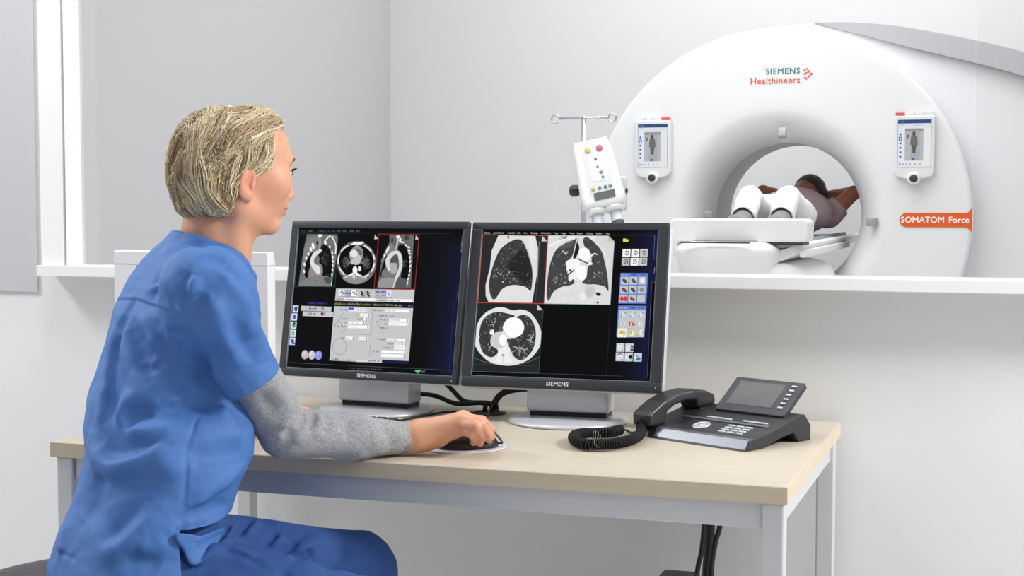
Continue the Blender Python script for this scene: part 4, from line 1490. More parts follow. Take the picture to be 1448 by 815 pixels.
M_pan = mat('panel_white', rgb(226, 226, 226), .35)
M_red = mat('red_key', rgb(214, 92, 96), .4)


def draw_tablet():
    c = Canvas(120, 176, [(0, 0), (120, 0), (120, 176), (0, 176)], (236, 238, 240))
    c.rect(0, 0, 120, 14, (52, 78, 128)); c.scribble(6, 7, 26, 7, (150, 170, 205), 5, 1)
    c.rect(0, 14, 120, 30, (226, 232, 240)); c.scribble(5, 19, 24, 19, (150, 150, 150), 4, 2); c.scribble(62, 20, 92, 20, (150, 150, 150), 4, 3)
    c.rect(26, 32, 92, 152, (188, 190, 192)); c.rect(27, 34, 91, 44, (150, 152, 156)); c.rect(46, 40, 80, 150, (176, 178, 181))
    c.ell(58, 50, 5, 7, (120, 60, 66)); c.ell(58, 57, 5, 4, (70, 62, 62))
    c.poly([(50, 60), (66, 60), (69, 80), (67, 100), (62, 120), (55, 120), (51, 100), (48, 80)], (112, 116, 110), curve=True)
    c.line([(50, 64), (47, 92)], 4, (104, 106, 102)); c.line([(67, 64), (70, 92)], 4, (104, 106, 102)); c.line([(56, 96), (56, 122)], 5, (92, 94, 92)); c.line([(62, 96), (62, 122)], 5, (92, 94, 92))
    c.line([(31, 52), (38, 66)], 3, (90, 90, 90)); c.line([(40, 54), (33, 70)], 3, (80, 80, 80))
    for y in (54, 70, 87, 104, 120, 137):
        c.ell(10, y, 4, 4, (44, 110, 196))
    c.rect(4, 63, 16, 77, (44, 110, 196)); c.rect(7, 66, 13, 74, (236, 240, 246))
    c.ell(56, 146, 6, 5, (44, 120, 200))
    for x in (6, 18, 30, 42, 60, 78):
        c.rect(x, 162, x + 6, 168, (90, 130, 190) if x == 6 else (170, 176, 184))
    c.line([(0, 0), (120, 0), (120, 176), (0, 176), (0, 0)], 2, (90, 110, 150))
    return c


TABC = draw_tablet()
for (qx0, qy0, qx1, qy1, lab) in ((898, 171, 948, 252, 'control panel'), (1265, 164, 1321, 253, 'control panel')):
    yp = GYF - .035
    a, b = on_y(qx0, qy0, yp), on_y(qx1, qy1, yp)
    c = ((a[0] + b[0]) / 2, yp, (a[2] + b[2]) / 2)
    pw, ph = abs(b[0] - a[0]) / 2, abs(a[2] - b[2]) / 2
    Mp = Matrix.Translation(c) @ Rx
    cut = .03
    outl = rrect(-pw, -ph, pw, ph, .014)
    body = MB()
    body.prism([(-pw, ph), (-pw, -ph + .03), (-pw + .012, -ph + .012), (-pw + .05, -ph), (pw - .05, -ph), (pw - .012, -ph + .012), (pw, -ph + .03), (pw, ph - .004), (pw - .004, ph)], -.034, 0, .006, 3)
    pan = body.build('control_panel', M_pan, gan, M=Mp)
    TABC.mesh('panel_screen', Mp @ Matrix.Translation((0, .018, 0)), pw * 1.66, ph * 1.5, M_screen, pan, z=.0012)
    kn = MB().lathe([(.030, -.004), (.031, .01), (.028, .015), (.020, .017), (.0, .017)], (0, -ph + .002, 0), 40)
    k1 = kn.build('knob', M_pan, pan, M=Mp)
    MB().lathe([(.0185, .012), (.0185, .0185), (.015, .021), (0, .0215)], (0, -ph + .002, 0), 32).build('knob_cap', mat('knob_dark', rgb(52, 52, 54), .4), pan, M=Mp)
    tb_ = MB()
    for i in range(4):
        tb_.box((-pw + .004 + i * pw * .48, ph - .001, -.03), (-pw + .004 + (i + .9) * pw * .48, ph + .016, -.008), .002, 2, mi=1 if ((i == 0) == (qx0 > 1000)) and i in (0, 3) and (i == 0) == (qx0 > 1000) else 0)
    # the left panel carries its red key at the right end, the right panel at the left end
    tb_.mi = []
    tb_2 = MB()
    for i in range(4):
        red = (i == 0) if qx0 > 1000 else (i == 3)
        tb_2.box((-pw + .004 + i * pw * .48, ph - .001, -.03), (-pw + .004 + (i + .9) * pw * .48, ph + .016, -.008), .002, 2, mi=int(red))
    tb_2.build('top_key', [M_pan, M_red], pan, M=Mp)

# ================================================================= PATIENT TABLE
TXC = BC[0]          # axis under the bore
tab = empty('patient_table', (TXC, 6.2, 0), 'white padded patient table running into the ring of the scanner', 'patient table')
M_tab = mat('table_white', rgb(243, 243, 243), .4)
M_tabg = mat('table_grey', rgb(176, 178, 180), .5)
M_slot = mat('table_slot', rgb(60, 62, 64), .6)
TE = 6.12
# foot-end box with rounded corners (its far right corner shows)
pe = on_y(1143, 330, TE + .02)
pt = on_y(1080, 310, TE)
zt, zb = float(pt[2]), float(on_y(1120, 343, TE)[2])
xr = float(pe[0])
xl_ = 2 * TXC - xr
MB().prism(rrect(xl_, zb, xr, zt, .022, 5), 0, -.20, .008, 3, M=None).build('foot_box', M_tab, tab, M=Matrix.Translation((0, TE, 0)) @ Rx)
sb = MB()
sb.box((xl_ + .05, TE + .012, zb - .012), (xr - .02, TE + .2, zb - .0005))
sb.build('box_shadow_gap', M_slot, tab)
# long top pan and the rails into the bore
zpan = zb - .012
xw = .27
pan_o = [(-xw, 0), (-xw + .02, -.035), (-.16, -.075), (.16, -.075), (xw - .02, -.035), (xw, 0), (xw - .012, .010), (.16, -.028), (0, -.036), (-.16, -.028), (-xw + .012, .010)]
MB().prism([(x, z) for x, z in pan_o], 0, -2.3, .002, 2).build('cradle', M_tab, tab, M=Matrix.Translation((TXC, TE + .05, zpan)) @ Rx)
# grey mattress on the cradle
mo = [(-.235, -.005), (-.15, -.024), (0, -.03), (.15, -.024), (.235, -.005), (.225, .018), (.15, .006), (0, .002), (-.15, .006), (-.225, .018)]
MB().prism(mo, 0, -1.75, .004, 2).build('mattress', mat('mattress_grey', rgb(150, 152, 155), .7), tab, M=Matrix.Translation((TXC, TE + .25, zpan + .004)) @ Rx)
for s in (-1, 1):
    rl = MB()
    rl.box((TXC + s * .268 - .014, TE + .03, zpan - .052), (TXC + s * .268 + .014, TE + 1.7, zpan - .020), .006, 3)
    rl.build('rail', M_tab, tab)
# body of the table: waisted cover that widens to the foot end
rows = []
for (y, w, zt_, zb_) in ((TE - .02, .20, zpan - .10, zpan - .35), (TE + .03, .285, zpan - .075, zpan - .5), (TE + .3, .30, zpan - .075, zpan - .7), (TE + .6, .31, zpan - .08, zpan - .75), (TE + .95, .31, zpan - .08, zpan - .75), (TE + 1.0, .29, zpan - .1, zpan - .73)):
    row = []
    for j in range(40):
        a = 2 * PI * j / 40
        cs, sn = math.cos(a), math.sin(a)
        e = .38
        x = w * math.copysign(abs(cs) ** e, cs)
        z = (zt_ + zb_) / 2 + (zt_ - zb_) / 2 * math.copysign(abs(sn) ** e, sn)
        row.append((TXC + x, y, z))
    rows.append(row)
vs, fs = ring_loft(rows)
fs += [tuple(range(39, -1, -1)), tuple(len(vs) - 40 + j for j in range(40))]
MB().add(vs, fs, 0, True).build('table_cover', M_tab, tab)
# foot-end apron: smooth curved shell with a handle slot
prof = spline([(.70, zb + .002), (.86, zb - .006), (.99, zb - .028), (1.0, zb - .055), (.955, zb - .095), (.86, zb - .14), (.70, zb - .19), (.50, zb - .25), (.30, zb - .30)], 4)
rows = []
for sc, zz in prof:
    row = []
    for k in range(49):
        a = PI * k / 48
        ca_, sa_ = math.cos(a), math.sin(a)
        row.append((TXC - .05 - .22 * sc * math.copysign(abs(ca_) ** .8, ca_), TE + .06 - .17 * sc * abs(sa_) ** .8, zz))
    rows.append(row)
vs, fs = ring_loft(rows, closed=False)
inner_ = [(TXC - .05 + (x - TXC + .05) * .965, TE + .06 + (y - TE - .06) * .93, z) for (x, y, z) in vs]
nv_ = len(vs)
fs = fs + [tuple(nv_ + i for i in f[::-1]) for f in fs]
vs = vs + inner_
MB().add(vs, fs, 0, True).build('foot_apron', M_tab, tab)
pa, pb = on_y(963, 343, TE - .11), on_y(1060, 343, TE - .11)
hs = MB().box((float(pa[0]), TE - .116, float(pa[2]) - .003), (float(pb[0]), TE - .1, float(pa[2]) + .003), .001)
hs.build('handle_slot', M_slot, tab)
MB().box((TXC - .28, TE + .25, 0.0), (TXC + .28, TE + .95, .36), .03, 3).build('pedestal', M_gan2, tab)
MB().box((TXC - .2, TE + .35, .34), (TXC + .2, TE + .9, zpan - .6), .02, 2).build('lift_column', M_tabg, tab)

# ================================================================= DRIP STAND AND INJECTOR
M_chrome = mat('chrome', rgb(205, 207, 210), .15, .9)
IY = 6.45
ivx = float(on_y(825.5, 165, IY)[0])
ivz = float(on_y(825, 167, IY)[2])
iv = empty('drip_stand', (ivx, IY, 0), 'thin chrome drip stand with two loop hooks, left of the scanner', 'drip stand')
MB().tube([(ivx, IY, .06), (ivx, IY, ivz - .004)], .0105, 14).build('pole', M_chrome, iv)
MB().tube([(ivx - .118, IY, ivz), (ivx + .118, IY, ivz)], .0055, 10).build('crossbar', M_chrome, iv)
MB().sphere((ivx, IY, ivz), .012, 8).build('pole_cap', M_chrome, iv)
for s in (-1, 1):
    pts = []
    for k in range(22):
        a = math.radians(180 - 330 * k / 21)
        pts.append((ivx + s * (.134 + .018 * math.cos(a)), IY, ivz - .002 + .018 * math.sin(a)))
    MB().tube(pts, .0042, 8).build('hook', M_chrome, iv)
for k in range(5):
    a = 2 * PI * k / 5 + .3
    ex, ey = ivx + .24 * math.cos(a), IY + .24 * math.sin(a)
    lg = MB().tube([(ivx, IY, .075), (ex, ey, .062)], [.016, .012], 10).build('leg', M_chrome, iv)
    MB().lathe([(0, -.012), (.02, -.012), (.025, -.006), (.025, .006), (.02, .012), (0, .012)], n=20, M=Matrix.Translation((ex, ey, .026)) @ Matrix.Rotation(PI / 2, 4, 'X')).build('caster', M_blk, lg)
MB().lathe([(0, .1), (.03, .1), (.034, .07), (.03, .05), (0, .05)], (ivx, IY, 0), 24).build('hub', M_chrome, iv)

# injector head: tilted white box with keys and two syringes, clamped to the stand
inj = empty('injector', (ivx + .06, IY - .1, 1.2), 'white tilted injector pump with coloured keys and two syringes, clamped to the chrome stand', 'injector')
IYF = IY - .205
# side axis directions in the picture plane: long axis leans to the right going down
pT, pB = on_y(832, 197, IYF), on_y(857, 288, IYF)
ax = Vector(pT - pB)
Lh = ax.length
ang = math.atan2(ax.x, ax.z)
cen = (Vector(pT) + Vector(pB)) / 2
Mi_ = Matrix.Translation(cen) @ Matrix.Rotation(ang, 4, 'Y') @ Matrix.Rotation(math.radians(-14), 4, 'X') @ Matrix.Rotation(math.radians(14), 4, 'Z') @ Rx
ib = MB()
hw_, hl_ = .098, Lh / 2 + .01
ib.prism([(-hw_ * .80, hl_), (-hw_ * .9, hl_ * .6), (-hw_, -hl_ * .7), (-hw_ * .9, -hl_), (hw_ * .9, -hl_), (hw_, -hl_ * .7), (hw_ * .86, hl_ * .6), (hw_ * .72, hl_)], -.13, .0, .022, 5, smooth=True)
ibody = ib.build('housing', M_white, inj, M=Mi_)
fp = MB().prism(rrect(-.048, -hl_ * .72, .060, hl_ * .80, .016), 0, .0025, .001, 2)
fp.build('key_panel', mat('injector_panel', rgb(228, 230, 230), .4), inj, M=Mi_)
kk = MB().prism(rrect(-.03, -hl_ * .30, .046, hl_ * .52, .02), .0026, .004, .0006, 2)
kk.build('key_field', mat('key_field', rgb(240, 242, 242), .4), inj, M=Mi_)
for x, y, col, rr_ in ((-.022, .66, (205, 196, 110), .013), (.03, .66, (206, 110, 122), .014), (0.004, .36, (120, 122, 122), .006), (.006, .12, (130, 132, 132), .006), (.016, -.05, (140, 150, 140), .008), (.02, -.2, (150, 152, 150), .007), (-.032, -.50, (196, 200, 80), .009), (-.004, -.50, (110, 140, 130), .008), (.022, -.50, (110, 140, 150), .008), (.044, -.50, (120, 150, 150), .008)):
    MB().lathe([(0, .004), (rr_, .004), (rr_, .0062), (rr_ * .8, .0075), (0, .0075)], (x, y * hl_, 0), 18).build('key', mat('key_%d_%d_%d' % col, rgb(*col), .45), inj, M=Mi_)
MB().prism(rrect(-.035, -hl_ * .84, .058, -hl_ * .62, .003), .0026, .0045).build('display', mat('injector_display', rgb(96, 100, 102), .3), inj, M=Mi_)
for sx in (-.042, .042):
    sy = MB()
    sy.lathe([(0, 0), (.044, 0), (.046, -.006), (.040, -.022), (0, -.022)], (0, 0, 0), 28)
    cu = sy.build('syringe_collar', M_white, inj, M=Mi_ @ Matrix.Translation((sx, -hl_ - .0, -.055)) @ Matrix.Rotation(-PI / 2, 4, 'X'))
    MB().lathe([(.0, 0), (.033, 0), (.033, .02), (0, .02)], n=24).build('collar_gap', mat('collar_grey', rgb(110, 112, 116), .4), inj, M=Mi_ @ Matrix.Translation((sx, -hl_ - .001, -.055)) @ Matrix.Rotation(PI / 2, 4, 'X'))
    MB().lathe([(0, 0), (.026, 0), (.026, .07), (.022, .08), (.008, .088), (.007, .105), (0, .105)], n=24).build('syringe', mat('syringe_clear', rgb(214, 218, 222), .15), inj, M=Mi_ @ Matrix.Translation((sx, -hl_ - .02, -.055)) @ Matrix.Rotation(PI / 2, 4, 'X'))
    MB().lathe([(0, .05), (.028, .05), (.028, .074), (.02, .08), (0, .08)], n=24).build('plunger', mat('plunger_dark', rgb(60, 62, 64), .4), inj, M=Mi_ @ Matrix.Translation((sx, -hl_ - .02, -.055)) @ Matrix.Rotation(PI / 2, 4, 'X'))
# clamp: black knobs either side, pale mount behind
pk = on_y(817, 270, IY)
ck = MB()
ck.tube([(ivx - .03, IY, float(pk[2])), (ivx - .0125, IY, float(pk[2]))], .012, 14)
ck.tube([(ivx + .0125, IY, float(pk[2])), (ivx + .205, IY, float(pk[2]))], .012, 14)
vr, fr_ = ring_loft([[(ivx + r_ * math.cos(2 * PI * j / 24), IY + r_ * math.sin(2 * PI * j / 24), float(pk[2]) + z_) for j in range(24)] for r_, z_ in ((.0118, -.016), (.019, -.016), (.019, .016), (.0118, .016), (.0118, -.016))])
ck.add(vr, fr_, 0, True)
ck.build('clamp_bar', mat('clamp_black', rgb(34, 34, 36), .4), inj)
kn = MB().lathe([(0, -.02), (.022, -.02), (.027, -.012), (.027, .012), (.022, .02), (0, .02)], n=10, smooth=False)
kn.build('clamp_knob', mat('clamp_black', rgb(34, 34, 36), .4), inj, M=Matrix.Translation((ivx - .042, IY, float(pk[2]))) @ Matrix.Rotation(PI / 2, 4, 'Y'))
MB().box((ivx + .14, IY - .02, float(pk[2]) - .09), (ivx + .20, IY + .03, float(pk[2]) + .065), .012, 3).build('mount_block', mat('mount_grey', rgb(208, 210, 212), .4), inj)

# ================================================================= STOOL
STX, STY, STZ = -1.405, 2.055, .568
M_leather = mat('black_leather', rgb(34, 34, 37), .42, bump=(60, .35, 4, .006))
st = empty('stool', (STX, STY, 0), 'black leather stool under the woman in blue', 'stool')
MB().lathe([(0, -.085), (.22, -.085), (.275, -.075), (.292, -.05), (.292, -.03), (.28, -.012), (.255, -.003), (.22, .0), (0, .0)], (STX, STY, STZ), 72).build('seat', M_leather, st)
MB().lathe([(0, -.11), (.12, -.11), (.13, -.086), (0, -.0852)], (STX, STY, STZ), 32).build('seat_plate', M_blk, st)
MB().lathe([(0, .09), (.028, .09), (.028, .30), (.019, .30), (.019, STZ - .11), (0, STZ - .11)], (STX, STY, 0), 24).build('gas_column', M_alu, st)
for k in range(5):
    a = 2 * PI * k / 5 + .2
    lg = MB().tube([(STX, STY, .10), (STX + .14 * math.cos(a), STY + .14 * math.sin(a), .088), (STX + .25 * math.cos(a), STY + .25 * math.sin(a), .066)], [.024, .02, .015], 12).build('leg', M_alu, st)
    MB().lathe([(0, -.012), (.02, -.012), (.026, -.006), (.026, .006), (.02, .012), (0, .012)], n=20, M=Matrix.Translation((STX + .25 * math.cos(a), STY + .25 * math.sin(a), .0262)) @ Matrix.Rotation(a, 4, 'Z') @ Matrix.Rotation(PI / 2, 4, 'X')).build('caster', M_blk, lg)

# ================================================================= MOUSE PAD, MOUSE, KEYBOARD
padc = on_z(653, 632, DZ)
pad = MB().lathe([(0, 0), (.085, 0), (.086, .0008), (.0855, .0022), (.082, .0026), (0, .0026)], (padc[0], padc[1], DZ + .0003), 64).build('mouse_pad', mat('pad_grey', rgb(206, 206, 212), .55))
tag(pad, "round pale grey mouse pad under the woman's hand", 'mouse pad')
MZ = DZ + .0032
md = np.array([.075, .055]); md = md / np.linalg.norm(md)
MC = np.array([-.963, 2.553, MZ])
Mm = Matrix.Translation(MC) @ Matrix(((md[0], -md[1], 0, 0), (md[1], md[0], 0, 0), (0, 0, 1, 0), (0, 0, 0, 1)))
Mmi = np.array(Mm.inverted())


def mouse_sdf(p):
    q = p @ np.float32(Mmi[:3, :3]).T + np.float32(Mmi[:3, 3])
    d = ell(q, (-.004, 0, .002), (.055, .031, .0315))
    d = smin(d, ell(q, (.02, 0, .004), (.036, .029, .020)), .012)
    return smax(d, .0006 - q[:, 2], .004)


V, F = surface_nets(mouse_sdf, MC - .08, MC + .08, .0018)
mo = empty('computer_mouse', tuple(MC), "black computer mouse under the woman's right hand", 'mouse')
mesh_np('body', V, F, mat('mouse_black', rgb(26, 26, 28), .38), mo)
wh = MB().lathe([(0, -.003), (.007, -.003), (.0078, -.001), (.0078, .001), (.007, .003), (0, .003)], n=24, M=Mm @ Matrix.Translation((.031, 0, .0195)) @ Matrix.Rotation(PI / 2, 4, 'X'))
wh.build('scroll_wheel', mat('wheel_grey', rgb(60, 60, 62), .5), mo)
cp = [Mm @ Vector((.052, 0, .008)), Mm @ Vector((.066, .002, .006))]
cp = [np.array(v) for v in cp]
cp.append(on_z(697, 609, DZ + .004))
for x, y, Y_ in ((690, 598, 2.80), (690, 588, 2.88), (694, 577, 2.95), (703, 568, 2.975)):
    cp.append(on_y(x, y, Y_))
MB().tube([tuple(v) for v in spline(cp, 8)], .0019, 8).build('cable', M_blk, mo)

kb = empty('keyboard', (-1.39, 2.68, DZ), 'black computer keyboard mostly hidden behind the grey sleeve', 'keyboard')
KX0, KX1, KY0, KY1 = -1.60, -1.172, 2.575, 2.725
kbm = MB()
kbm.prism([(KY0, .0008), (KY0, .012), (KY1 - .01, .024), (KY1, .022), (KY1, .0008)], KX0, KX1, .002, 2, M=Matrix.Translation((0, 0, DZ)) @ Matrix(((0, 0, 1, 0), (1, 0, 0, 0), (0, 1, 0, 0), (0, 0, 0, 1))))
kbm.build('case', M_dark, kb)
for r in range(6):
    for i in range(17):
        if r == 5 and 3 < i < 9:
            continue
        x = KX0 + .012 + i * .0246
        y = KY0 + .012 + (5 - r) * .0215
        zt = DZ + .012 + (y - KY0) / (KY1 - .01 - KY0) * .012
        MB().box((x, y, zt + .0008), (x + .0208, y + .017, zt + .0058), .0022, 1).build('key', mat('key_black', rgb(38, 38, 41), .5), kb)
kc = [(KX0 + .25, KY1 - .001, DZ + .012)] + [tuple(on_z(x, y, DZ + .0035)) for x, y in ((500, 601), (545, 598), (597, 589), (630, 583), (655, 582))]
MB().tube([tuple(v) for v in spline(kc, 8)], .0024, 8).build('cable', M_blk, kb)

# ================================================================= TELEPHONE
PA = np.array([-.7124, 2.8142]); PBv = np.array([-.468, 2.6866])
fv = PBv - PA
PW = float(np.linalg.norm(fv))
pyaw = math.atan2(fv[1], fv[0])
Mph = Matrix.Translation((PA[0], PA[1], DZ)) @ Matrix.Rotation(pyaw, 4, 'Z')
ph = empty('desk_telephone', (PA[0], PA[1], DZ), 'black desk telephone with tilted display and coiled cord', 'telephone')
M_ph = mat('phone_black', rgb(40, 41, 44), .38)
M_phs = mat('phone_silver', rgb(120, 123, 130), .34, .55)
M_key = mat('phone_key', rgb(198, 201, 205), .35, .4)
SW = Matrix(((0, 0, 1, 0), (1, 0, 0, 0), (0, 1, 0, 0), (0, 0, 0, 1)))   # outline (depth, height) extruded along width
side = [(.0, .001), (.012, .0185), (.060, .0245), (.178, .052), (.186, .052), (.206, .030), (.206, .0008), (.168, .0008), (.150, .020), (.10, .012), (.055, .0008)]
MB().prism(side, 0, PW, .0022, 3, M=SW).build('base', M_ph, ph, M=Mph)
strip = [(.0012, .0035), (.0112, .0192), (.024, .0208), (.0238, .0195), (.0125, .0175), (.0030, .0030)]
MB().prism([(a, b + .0006) for a, b in strip], .050, PW - .002, .0003, 1, M=SW).build('front_strip', M_phs, ph, M=Mph)
MB().lathe([(0, 0), (.0016, 0), (.0016, .0006), (0, .0006)], (PW - .014, .016, .0207), 12).build('microphone', M_dark, ph, M=Mph)
Mphi = Mph.inverted()
# top plane of the base: through (d=.06, z=.0245) and (.178, .052)
tsl = (.052 - .0245) / (.178 - .060)
pn = Vector((0, -tsl, 1)).normalized()
po = Vector((0, .060, .0245))


def on_top(x, y):
    o = Mphi @ Vector(CAM)
    d = (Mphi.to_3x3() @ Vector(ray(x, y)))
    t = (po - o).dot(pn) / d.dot(pn)
    return o + d * t


tilt = math.atan(tsl)
Mtop = lambda v: Matrix.Translation(v) @ Matrix.Rotation(tilt, 4, 'X')
nv = on_top(992, 602)
MB().lathe([(0, 0), (.0185, 0), (.0185, .0018), (.0165, .0026), (.0125, .0022), (.011, .0014), (.0085, .0014), (.0075, .003), (0, .003)], n=40).build('navigation_ring', M_key, ph, M=Mph @ Mtop(nv))
kl, kr, kbk = on_top(1018, 611), on_top(1062, 617), on_top(1037, 600)
kk0 = on_top(1040, 609)
for r in range(4):
    for c_ in range(3):
        v = kk0 + Vector(((c_ - 1) * .0205, (1.5 - r) * .0105, (1.5 - r) * .0105 * tsl))
        MB().prism(rrect(-.0082, -.0034, .0082, .0034, .0015, 3), 0, .0026, .0006, 2).build('dial_key', M_key, ph, M=Mph @ Mtop(v))
a, b = on_top(966, 589), on_top(1088, 604)
for (x0, y0, x1, y1, nm, th) in ((966, 589.5, 1088, 604.5, 'silver_bar', .0042), (1000, 590, 1035, 594.5, 'function_key', .0032), (1050, 596.5, 1086, 600.5, 'function_key', .0032)):
    a, b = on_top(x0, y0), on_top(x1, y1)
    m_ = (a + b) / 2
    L = abs(b.x - a.x) / 2
    MB().prism(rrect(-L, -th, L, th, .001, 3), 0, .0022, .0005, 2).build(nm, M_key if nm != 'silver_bar' else M_phs, ph, M=Mph @ Mtop(m_))
# handset lying at the left
hs_ = [(-.006, .0235), (-.0075, .044), (.000, .0515), (.035, .0690), (.080, .0815), (.125, .0845), (.165, .0800), (.192, .0700), (.196, .0560), (.190, .047), (.140, .047), (.132, .062), (.100, .0645), (.068, .0585), (.046, .048), (.040, .0235)]
hm = MB()
hm.prism(hs_, .002, .050, .0055, 4, M=SW)
hset = hm.build('handset', M_ph, ph, M=Mph)
MB().box((.006, .002, .0225), (.046, .036, .0240), .0006).build('mouthpiece', M_dark, hset, M=Mph)
MB().box((.000, .146, .040), (.052, .186, .0475), .003).build('cradle', M_dark, ph, M=Mph)
# display
Md = Matrix.Translation((-.4782, 2.90, .8183)) @ Matrix.Rotation(-.4499, 4, 'Z') @ Matrix.Rotation(-.9217, 4, 'X') @ Matrix.Rotation(PI / 2, 4, 'X')
MB().prism(rrect(-.082, -.048, .082, .048, .004), -.012, 0, .002, 3).build('display_housing', mat('phone_display_shell', rgb(52, 54, 59), .36), ph, M=Md)
disp = MB().box((-.064, -.030, -.001), (.044, .036, .0006)).build('display', mat('phone_display', rgb(76, 79, 80), .22, vary=(40, .08)), ph, M=Md)
for i in range(6):
    MB().prism(rrect(-.0058, -.002, .0058, .002, .0012, 3), 0, .0022, .0006, 2).build('side_key', M_key, ph, M=Md @ Matrix.Translation((.064, .034 - i * .0122, 0)))
MB().box((-.05, -.046, -.0135), (.058, -.034, -.0121), .0005).build('hinge_bar', M_phs, ph, M=Md)
pc = Mphi @ (Md @ Vector((0, -.030, -.012)))
dn = MB()
dn.box((pc.x - .055, pc.y - .012, .030), (pc.x + .055, pc.y + .012, pc.z + .004), .003)
dn.build('display_stand', M_ph, ph, M=Mph)
# coiled cord
path = [Vector(Mph @ Vector((.022, -.004, .034)))]
path += [Vector(on_z(x, y, DZ + .0125)) for x, y in ((906, 612), (893, 622), (865, 628), (830, 629), (813, 623), (813, 616), (831, 612.5), (858, 612.5), (880, 607.5))]
pp = [Vector(v) for v in spline([tuple(v) for v in path], 40)]
L = [0]
for a, b in zip(pp, pp[1:]):
    L.append(L[-1] + (b - a).length)
tot = L[-1]
NT = int(tot / .0047)
hel = []
up = Vector((0, 0, 1))
nn = NT * 14
for i in range(nn + 1):
    s_ = tot * i / nn
    k = max(0, min(len(L) - 2, next((q for q in range(len(L) - 1) if L[q + 1] >= s_), len(L) - 2)))
    f = (s_ - L[k]) / max(1e-9, L[k + 1] - L[k])
    p = pp[k].lerp(pp[k + 1], f)
    t = (pp[min(k + 2, len(pp) - 1)] - pp[max(k - 1, 0)]).normalized()
    sd = t.cross(up).normalized()
    u2 = sd.cross(t)
    a = 2 * PI * i / 14
    rr_ = .0088 * min(1, i / 30 + .2, (nn - i) / 30 + .2)
    hel.append(p + (sd * math.cos(a) + u2 * math.sin(a)) * rr_)
MB().tube(hel, .0019, 6).build('coiled_cord', mat('cord_rubber', rgb(24, 24, 26), .7, spec=.25), ph)
tail = [tuple(pp[-1])] + [tuple(on_z(x, y, DZ + .004)) for x, y in ((886, 609), (893, 612))] + [tuple(Mph @ Vector((.004, .012, .008)))]
MB().tube([tuple(v) for v in spline(tail, 8)], .0021, 8).build('cord_tail', M_blk, ph)

# ================================================================= LOOSE CABLES
gx, gy = float(on_z(690, 585, DZ)[0]), float(on_z(690, 585, DZ)[1])
MB().lathe([(.034, 0), (.040, 0), (.040, .002), (.034, .003), (.030, .003), (.030, .0005), (0, .0005)], (gx, gy, DZ + .0003), 40).build('cable_grommet', mat('grommet_dark', rgb(58, 52, 46), .5), desk)


A3_ = lambda *v: np.array(v, float)


def cable(pts, r, label, nm='cable'):
    o = MB().tube([tuple(v) for v in spline(pts, 10)], r, 10).build(nm, M_blk)
    return tag(o, label, 'cable')


cable([on_y(583, 556, 3.02), on_y(615, 560, 3.02), on_y(645, 571, 3.015), (gx - .012, gy, DZ + .022), (gx - .008, gy + .002, DZ + .0035)], .0052, 'black cable curving from the column of the monitor nearer the woman')
cable([on_y(628, 540, 3.03), on_y(640, 552, 3.03), on_y(658, 568, 3.025), (gx - .002, gy + .014, DZ + .02), (gx + .002, gy + .016, DZ + .0035)], .0055, 'black cable slanting down between the two black monitors')
cable([on_y(752, 549, 2.995), on_y(728, 551, 3.0), on_y(710, 557, 3.0), on_y(700, 569, 3.0), (gx + .016, gy + .006, DZ + .014), (gx + .017, gy + .006, DZ + .0035)], .0072, 'thick black cable bent down to the desk beside the right monitor column')
for CB, pts, r_, lab in (
        (2.955, ((999, 690), (996, 735), (992, 780), (985, 820), (978, 950)), .0052, 'black cable hanging under the desk, leftmost of three'),
        (3.005, ((1008, 690), (1005, 735), (1003, 770), (999, 820), (997, 950)), .0096, 'thick black cable hanging under the desk, middle of three'),
        (2.965, ((1025, 690), (1019, 735), (1011, 770), (1006, 820), (1012, 950)), .0055, 'black cable hanging under the desk, rightmost of three')):
    q = [on_y(x, y, CB) for x, y in pts]
    q[0][2] = DZ - T - .0015
    q.append(A3_(q[-1][0], CB, r_ + .001))
    cable(q, r_, lab)
ux1, ux0 = float(on_y(988, 812, 2.86)[0]), float(on_y(962, 812, 2.86)[0]) - .05
uz = float(on_y(970, 808, 2.93)[2])
pu = empty('power_unit', ((ux0 + ux1) / 2, 2.86, 0), 'black box on the floor under the desk beside the hanging cables', 'box')
MB().box((ux0, 2.79, .012), (ux1 - .012, 2.935, uz), .005, 3).build('case', M_dark, pu)
for x in (ux0 + .008, ux1 - .034):
    for y in (2.81, 2.91):
        MB().box((x, y, 0), (x + .014, y + .014, .0119)).build('foot', M_blk, pu)

# ================================================================= WOMAN AT THE DESK
A3 = lambda *v: np.array(v, float)
AZB = math.radians(45)
Fd = A3(math.sin(AZB), math.cos(AZB), 0)
Rd = A3(math.cos(AZB), -math.sin(AZB), 0)
Zd = A3(0, 0, 1)

# head frame
AZH, PITH = math.radians(39), math.radians(6)
f0 = A3(math.sin(AZH), math.cos(AZH), 0)
l0 = A3(-math.cos(AZH), math.sin(AZH), 0)
HF = f0 * math.cos(PITH) - Zd * math.sin(PITH)
HU = Zd * math.cos(PITH) + f0 * math.sin(PITH)
HL = l0
HS = 0.985
HO = on_y(328, 258, 2.28)
HM = np.stack([HF, HL, HU], 1)


def h2w(x, y, z):
    return HO + HM @ (A3(x, y, z) * HS)


def w2h(p):
    return ((p - np.float32(HO)) @ np.float32(HM)) / np.float32(HS)


